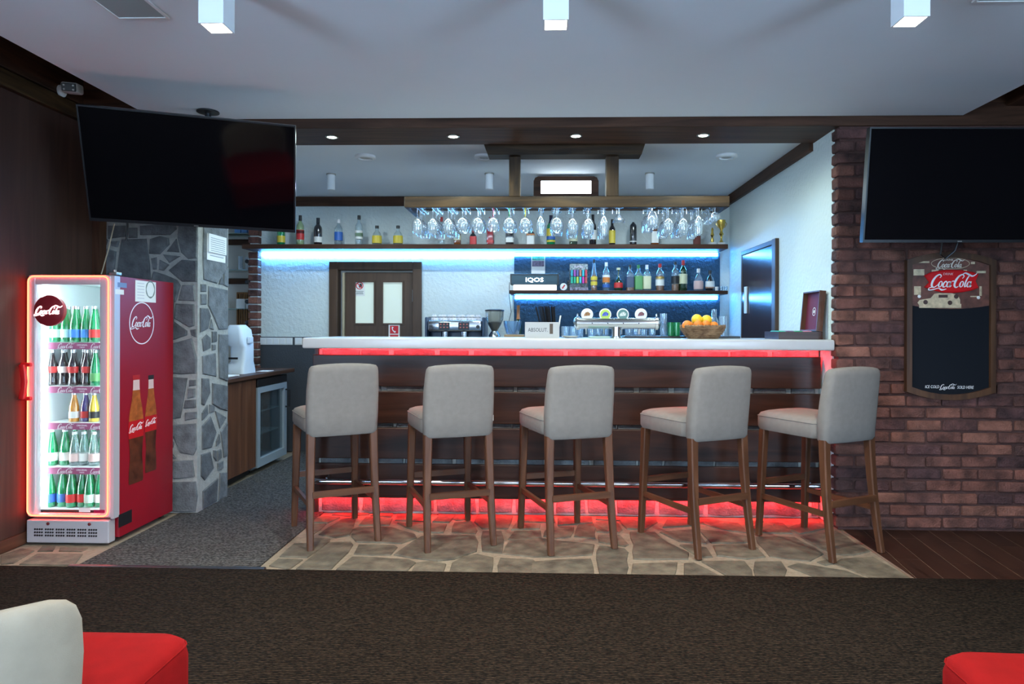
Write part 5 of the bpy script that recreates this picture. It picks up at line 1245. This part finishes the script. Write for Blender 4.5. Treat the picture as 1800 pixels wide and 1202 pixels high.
obj('lid_crest', g.xf(Ml @ Matrix.Translation((.0005, 0, lh*.5)) @ Matrix.Rotation(R(-90), 4, 'Z') @ Matrix.Rotation(R(90), 4, 'X')), M_PAPER, ld)
for k, (x, c, lb) in enumerate(((-.098, (.03, .40, .28), 'teal'), (-.042, (.14, .05, .12), 'plum'), (.014, (.02, .30, .12), 'green'), (.072, (.60, .20, .28), 'pink'))):
    tag(obj('sachet', G().loft([[(a, b, 0) for a, b in rrect(.052, .17, .01, 2)], [(a*1.02, b, .008) for a, b in rrect(.052, .17, .01, 2)], [(a*.8, b*.9, .014) for a, b in rrect(.052, .17, .01, 2)]]), col('sachet_%d' % k, c, .35), None, True, (1.655+x, 4.58, ZB+hb-.008)), '%s tea sachet in the open wooden box' % lb, 'sachet', 'tea sachets in the box')

# ------------------------------------------------------------------ things on the back counter
ZK = .90
cm = thing('espresso_machine', 'chrome two-group espresso machine behind the bar', 'coffee machine', (bx(803.5, 6.4), 6.4, ZK))
hwm = .25; zt = at(803, 563, Y=6.2).z-ZK; zl = at(803, 583, Y=6.2).z-ZK
obj('body', G().rbox(-hwm, hwm, -.06, .24, .08, zt, .02, 3), col('machine_blue', (.03, .05, .09), .35), cm, True)
obj('front_panel', G().rbox(-hwm-.004, hwm+.004, -.19, -.055, zl, zt, .02, 3), M_STEEL, cm, True)
obj('base', G().rbox(-hwm, hwm, -.22, .24, .02, .09, .01), M_STEEL, cm)
for s_ in (-1, 1): obj('side_panel', G().rbox(s_*(hwm+.012)-.01, s_*(hwm+.012)+.01, -.20, .24, .06, zt+.03, .01), col('machine_blue', (.03, .05, .09), .35), cm, True)
for x in (-.095, .085):
    obj('button_panel', G().rbox(x-.05, x+.05, -.197, -.188, zl+.02, zt-.018, .003), M_BLACK, cm)
    g = G()
    for a in range(3):
        for b in range(2): g.lathe([(.007, 0), (.007, .003)], 8); g.v[-16:] = [(x-.03+a*.03+u, -.1975-z_, zl+.04+b*.028+v_) for u, v_, z_ in g.v[-16:]]
    obj('button', g, mat('red_button', (.45, .08, .06), .4), cm)
    obj('group_head', G().cyl((x, -.13, zl-.05), (x, -.13, zl), .035, n=16), M_STEEL, cm, True)
    obj('portafilter', G().cyl((x, -.13, zl-.055), (x, -.26, zl-.07), .011, .014, 8), M_BLACK, cm, True)
for x in (-.215, .215): obj('steam_knob', G().lathe([(.018, 0), (.016, .02)], 12).xf(face_cam(x, -.19, zl+.045)), M_BLACK, cm, True)
obj('cup_rail', G().tube([(-hwm+.01, -.18, zt+.03), (hwm-.01, -.18, zt+.03)], .004, 6), M_STEEL, cm)
ri = random.Random(8)
for k in range(10):
    x = -.20+k*.044; cz = ZK+zt+.001; u = k % 2
    tag(obj('coffee_cup', G().lathe([(.033, 0), (.030, .03), (.018, .050), (.016, .052)], 14), mat('patterned_cup', (.66, .62, .62), .35, var=.35, vscale=60), None, True, (cm.location.x+x, 6.32+.1*u, cz)), 'patterned white cup upside down on the espresso machine, %s from left' % ordw[k], 'cup', 'cups on the espresso machine')
gr = thing('coffee_grinder', 'coffee grinder with clear bean hopper beside espresso machine', 'grinder', (bx(870, 6.35)-.004, 6.35, ZK))
zh1 = at(870, 547, Y=6.35).z-ZK; zh0 = at(870, 582, Y=6.35).z-ZK
obj('body', G().lathe([(.075, 0), (.075, .03), (.06, .05), (.055, zh0-.04), (.03, zh0)], 20), M_STEEL, gr, True)
HP = [(.026, zh0), (.06, zh0+.06), (.082, zh0+.11), (.086, zh1)]
obj('hopper', G().lathe(HP, 22), glass('smoky_hopper', (.75, .72, .65), .25, (.45, .42, .35), .05, .15), gr, True)
obj('coffee_beans', G().lathe([(.022, zh0+.002), (.055, zh0+.06), (.066, zh0+.08), (.03, zh0+.09)], 18), mat('coffee_beans', (.022, .010, .006), .5, bump=1, bscale=150), gr, True, kind='stuff')
obj('hopper_lid', G().lathe([(.090, zh1), (.090, zh1+.012), (.05, zh1+.02)], 22), M_BLACK, gr, True)
gb = bx(901, 6.4); zb0 = at(901, 588, Y=6.4).z
tag(obj('cutting_board', G().rbox(gb-.075, gb+.11, 6.46-.14, 6.52, ZK, at(901, 588, Y=6.3).z, .004), wood('pale_board', (.35, .2, .09), (.5, .32, .16), 'X', 6, .5, 8, False)), 'pale wooden block under the glass bowl', 'board')
n = 20; bw = [(.05, 0), (.06, .008), (.085, .10), (.088, .125)]
tag(obj('glass_bowl', G().loft([[(r*math.cos(2*math.pi*k/n), r*math.sin(2*math.pi*k/n), z) for k in range(n)] for r, z in bw+[(r*.93, z) for r, z in reversed(bw[1:])]]), M_BLUEG, None, True, (gb, 6.38, at(901, 588, Y=6.3).z+.001)), 'clear glass bowl on the wooden block', 'bowl')
zz = at(911, 537, Y=6.62).z-ZK
bottle('dark wine bottle with orange foil standing behind the glass bowl', (bx(911, 6.62), 6.62, ZK), zz, .037, 'wine', GDARKG, col('foil_orange', (.45, .16, .05), .4), .76, [(.3, .5, LGRN)])

# ------------------------------------------------------------------ left nook: cabinet, cooler, worktop
CXF = -2.41
cw = tag(obj('side_worktop', G().rbox(-3.39, CXF+.03, 5.05, 6.48, .815, .85, .006), M_WOODDARK('Y')), 'dark worktop over the walnut cabinet and glass cooler', 'worktop')
cb_ = thing('walnut_cabinet', 'reddish walnut side cabinet behind the stone pillar', 'cabinet', (-2.9, 5.4, 0))
obj('body', G().box(-.49, CXF+2.9-.022, -.30, .27, .06, .814), M_CAB, cb_)
for k, (a, b) in enumerate(((-.30, -.02), (-.015, .27))): obj('door', G().rbox(CXF+2.9-.02, CXF+2.9, a, b, .07, .81, .003), M_CAB, cb_)
obj('plinth', G().box(-.48, CXF+2.9-.06, -.30, .27, .004, .06), M_BLACK, cb_)
cy0, cy1 = 5.70, 6.36
co = thing('glass_cooler', 'grey undercounter cooler with glass door below side worktop', 'cooler', (-2.9, 6.0, 0))
ya, yb_ = cy0-6, cy1-6; xf_ = CXF+2.9
obj('cabinet', G().box(-.48, xf_-.05, ya, ya+.02, .03, .80).box(-.48, xf_-.05, yb_-.02, yb_, .03, .80).box(-.48, xf_-.05, ya+.02, yb_-.02, .74, .80).box(-.48, xf_-.05, ya+.02, yb_-.02, .03, .10).box(-.48, -.46, ya+.02, yb_-.02, .10, .74), mat('cooler_grey', (.30, .33, .36), .45, .2), co)
dg = obj('door_frame', G().box(xf_-.045, xf_, ya, ya+.06, .05, .73).box(xf_-.045, xf_, yb_-.06, yb_, .05, .73).box(xf_-.045, xf_, ya+.06, yb_-.06, .05, .12).box(xf_-.045, xf_, ya+.06, yb_-.06, .68, .73), mat('cooler_frame', (.34, .40, .44), .4, .3), co)
obj('glass_pane', G().box(xf_-.026, xf_-.02, ya+.06, yb_-.06, .12, .68), glass('cooler_glass', (.75, .85, .88), .12, (.2, .3, .34), .05, .14), dg)
obj('control_panel', G().rbox(xf_-.03, xf_+.002, ya, yb_, .735, .80, .005), M_BLACK, co)
obj('handle', G().tube([(xf_, yb_-.03, .50), (xf_+.035, yb_-.03, .50), (xf_+.035, yb_-.03, .66), (xf_, yb_-.03, .66)], .009, 8), M_BLACK, co)
for z in (.30, .50): obj('wire_shelf', G().box(-.44, xf_-.06, ya+.021, yb_-.021, z, z+.008), mat('cooler_wire', (.45, .5, .52), .4), co)
for a in (ya+.05, yb_-.05): obj('foot', G().cyl((xf_-.1, a, .004), (xf_-.1, a, .03), .02, n=10), M_BLACK, co)
bottle('green plastic bottle inside the glass cooler', (-2.55, 5.93, .101), .19, .045, 'soda', GGREEN, CGRN, .9, [])
tag(obj('dark_packet', G().rbox(-2.60, -2.48, 5.95, 6.10, .509, .545, .01), col('packet_dark', (.02, .015, .02))), 'dark packet on the upper cooler shelf', 'packet')
wm_ = thing('juice_machine', 'white countertop machine with dark tray on the side worktop', 'machine', (at(420, 600, Y=5.75).x, 5.75, .85))
h1 = at(420, 571, Y=5.75).z-.85
obj('body', G().loft([[(a, b, z) for a, b in rrect(w_, d_, .03, 3, cxx, 0)] for z, w_, d_, cxx in ((0, .20, .26, 0), (.05, .19, .25, 0), (.10, .13, .2, .03), (h1*.55, .13, .2, .03), (h1*.62, .17, .24, .0), (h1*.9, .15, .22, -.005), (h1, .09, .16, -.01))]), mat('machine_white', (.66, .74, .82), .35), wm_, True)
obj('spout', G().rbox(.085, .11, -.04, .04, h1*.62, h1*.76, .008), mat('machine_white', (.66, .74, .82), .35), wm_)
obj('tray_strap', G().box(-.11, .05, -.135, -.128, h1*.30, h1*.34).box(-.11, -.095, -.135, -.128, h1*.34, h1*.5), M_BLACK, wm_)
obj('emblem', G().lathe([(.014, 0), (.014, .002)], 12).xf(face_cam(-.05, -.121, h1*.78)), M_BLACK, wm_)
tag(obj('paper_stack', G().box(-.08, .08, -.12, .12, 0, .006).box(-.07, .09, -.11, .10, .0061, .012), M_PAPER, None, loc=(-2.52, 5.3, .8505)), 'loose white papers on the side worktop', 'papers')
tag(obj('paper_note', G().box(-.05, .05, -.07, .07, 0, .004), M_PAPER, None, loc=(-2.47, 6.0, .8505)), 'single paper slip by the white machine', 'paper')
# glass shelves with glasses in the nook
for i, y in enumerate((412, 476, 544)):
    z = at(420, y, Y=6.95).z
    tag(obj('glass_shelf', G().box(-3.395, -2.935, 6.90, 7.18, z, z+.010), glass('shelf_glass', (.80, .92, .88), .2, (.3, .45, .4), .05, .15)), ['top', 'middle', 'bottom'][i]+' glass shelf in the nook beside the brick edge', 'shelf', 'glass shelves in the nook')
    if i == 1:
        for k in range(4): tumbler('clear tumbler on the middle nook shelf, %s from the left' % ordw[k], (-3.13+k*.05, 6.97+(.05 if k % 2 else 0), z+.011), .14, .022, .025, M_WINEG, 'nook tumblers')
    if i == 2:
        for k in range(2): tag(obj('small_carton', G().rbox(-.045, .045, -.03, .03, 0, .10, .003), M_PAPER, None, loc=(-3.12+k*.10, 6.98, z+.0105)), 'small white carton on bottom nook shelf, %s' % ('left', 'right')[k], 'carton')
    if i == 0:
        for k in range(3): tag(obj('blue_carton', G().rbox(-.03, .03, -.03, .03, 0, .09, .003), col('carton_blue', (.10, .25, .50)), None, loc=(-3.16+k*.07, 6.99, z+.0105)), 'blue carton on the top nook shelf, %s' % ('left', 'middle', 'right')[k], 'carton')
for y in (425, 494): 
    z = at(420, y, Y=7.15).z; tag(obj('nook_batten', G().rbox(-3.395, -2.925, 7.17, 7.198, z-.03, z+.03, .004), M_WOODDARK('X')), 'dark wooden batten across the nook wall, %s' % ('upper' if y < 450 else 'lower'), 'batten')
sl = thing('slatted_shutter', 'orange wooden slatted shutter at the back of the nook', 'shutter', (-3.17, 7.16, 1.13))
obj('frame', G().box(-.08, -.065, -.015, .015, 0, .48).box(.065, .08, -.015, .015, 0, .48).box(-.065, .065, -.015, .015, .46, .48).box(-.065, .065, -.015, .015, 0, .02), wood('orange_pine', (.22, .09, .03), (.42, .19, .06), 'Z', 6, .5, 8, False), sl)
for k in range(5): obj('slat', G().rbox(-.06+k*.025, -.042+k*.025, -.008, .008, .02, .46, .003), MATS['orange_pine'], sl)
for k, y in enumerate((459, 495, 530, 567)):
    z = at(435, y, Y=6.68).z
    t = thing('wine_peg', 'black round peg on the brick edge of the nook, %s from top' % ordw[k], 'peg', (-2.945, 6.72, z), 0, 'pegs on the brick edge')
    obj('knob', G().lathe([(.018, 0), (.022, .008), (.020, .02), (.01, .025)], 14).xf(face_cam(0, 0, 0)), M_BLACK, t, True); obj('shank', G().box(0, .025, .001, .012, -.006, .006), M_BLACK, t)
# switches
for a, b, n_, lb in ((457, 514, 5, 'row of five white wall switches on the grey dado'), (518, 531, 1, 'single white wall switch beside the bar end')):
    xa, xb = at(a, 600, Y=YB-.02).x, at(b, 600, Y=YB-.02).x; z0, z1 = at(480, 606, Y=YB-.02).z, at(480, 593.5, Y=YB-.02).z
    t = thing('wall_switch', lb, 'switch', ((xa+xb)/2, YB-.0125, z0)); w2 = (xb-xa)/2
    obj('plate', G().rbox(-w2, w2, -.008, 0, 0, z1-z0, .002), M_PAPER, t)
    for k in range(n_): obj('rocker', G().rbox(-w2+2*w2*k/n_+.007, -w2+2*w2*(k+1)/n_-.007, -.012, -.0082, .008, z1-z0-.008, .002), M_WHITE, t)
# calendar on the pillar side
q0, q1 = at(365, 412, X=-2.29), at(397, 465, X=-2.29)
pc = thing('pillar_calendar', 'white tear-off calendar on the right face of stone pillar', 'calendar', (-2.296, q0.y, q1.z+.01))
dyy = q1.y-q0.y; hc = q0.z-q1.z
obj('backing', G().box(0, .003, 0, dyy, 0, hc), M_PAPER, pc); obj('pad', G().rbox(.0032, .014, .005, dyy-.005, hc*.3, hc, .002), M_WHITE, pc)
g = G()
for k in range(7): g.box(.0141, .0146, .03, dyy-.03, hc*.36+k*hc*.08, hc*.36+k*hc*.08+.004)
g.box(.0032, .0036, .04, dyy-.03, hc*.17, hc*.2); obj('printed_lines', g, mat('grey_ink', (.25, .27, .3), .7), pc)
# cord and box beside the fridge
tag(obj('hanging_cord', G().tube([tuple(at(201, 393, Y=4.43)), tuple(at(190, 440, Y=4.43)), tuple(at(178, 482, Y=4.40))], .004, 6), col('cord_beige', (.42, .34, .24), .6)), 'beige cord hanging against the stone pillar', 'cord')
tag(obj('black_cable', G().tube([tuple(at(224, 388, Y=4.44)), tuple(at(223.5, 410, Y=4.44)), tuple(at(222, 423, Y=4.44))], .006, 6), M_BLACK), 'short black cable end below the left television', 'cable')
tag(obj('meter_box', G().rbox(*(lambda a, b: (a.x, b.x, 4.445, 4.478, b.z, a.z))(at(296, 524, Y=4.46), at(304, 570, Y=4.46)), .004), col('meter_grey', (.05, .055, .06), .5)), 'dark grey box on the pillar behind the fridge', 'box')

# ------------------------------------------------------------------ lounge chairs in the foreground
def lounge(label, loc, rz):
    t = thing('lounge_chair', label, 'chair', loc, rz, 'red lounge chairs')
    # origin under the front (bar side) edge centre of the seat; seat runs to -y
    rings = [[(a, b, z) for a, b in rrect(.62-2*e, .50-2*e, .05, 4, 0, -.25, 3)] for z, e in ((.16, .0), (.40, 0), (.43, .006), (.445, .022), (.45, .06))]
    obj('seat', G().loft(rings), M_REDF, t, True)
    rr = []
    for z, w_, y, th in ((.16, .54, -.50, .08), (.40, .55, -.50, .09), (.58, .575, -.52, .09), (.65, .575, -.525, .088), (.68, .568, -.527, .078), (.697, .55, -.528, .06), (.706, .52, -.528, .035), (.709, .48, -.528, .012)):
        rr.append([(a, b-.065+.20*(abs(a)/.31)**2.5, z) for a, b in rrect(w_, th, min(.035, th*.45), 6, 0, y, 14)])
    obj('backrest', G().loft(rr), M_CREAM, t, True)
    obj('seam', G().tube([(a, b, .424) for a, b in rrect(.613, .493, .05, 4, 0, -.25)], .0022, 5, closed=True), M_REDF, t)
    for sx in (-1, 1):
        for y in (-.05, -.48): obj('leg', G().loft([[(sx*.27+a, y+b, z) for a, b in rrect(w_, w_, .004, 1)] for z, w_ in ((0, .03), (.165, .045))]), M_LEG('Z'), t)
    return t


lounge('red seated lounge chair with cream backrest, bottom left corner', (-1.215, 1.76, .010), 0)
lounge('red seated lounge chair cut by the frame, bottom right corner', (1.29, 1.725, .010), R(-2))
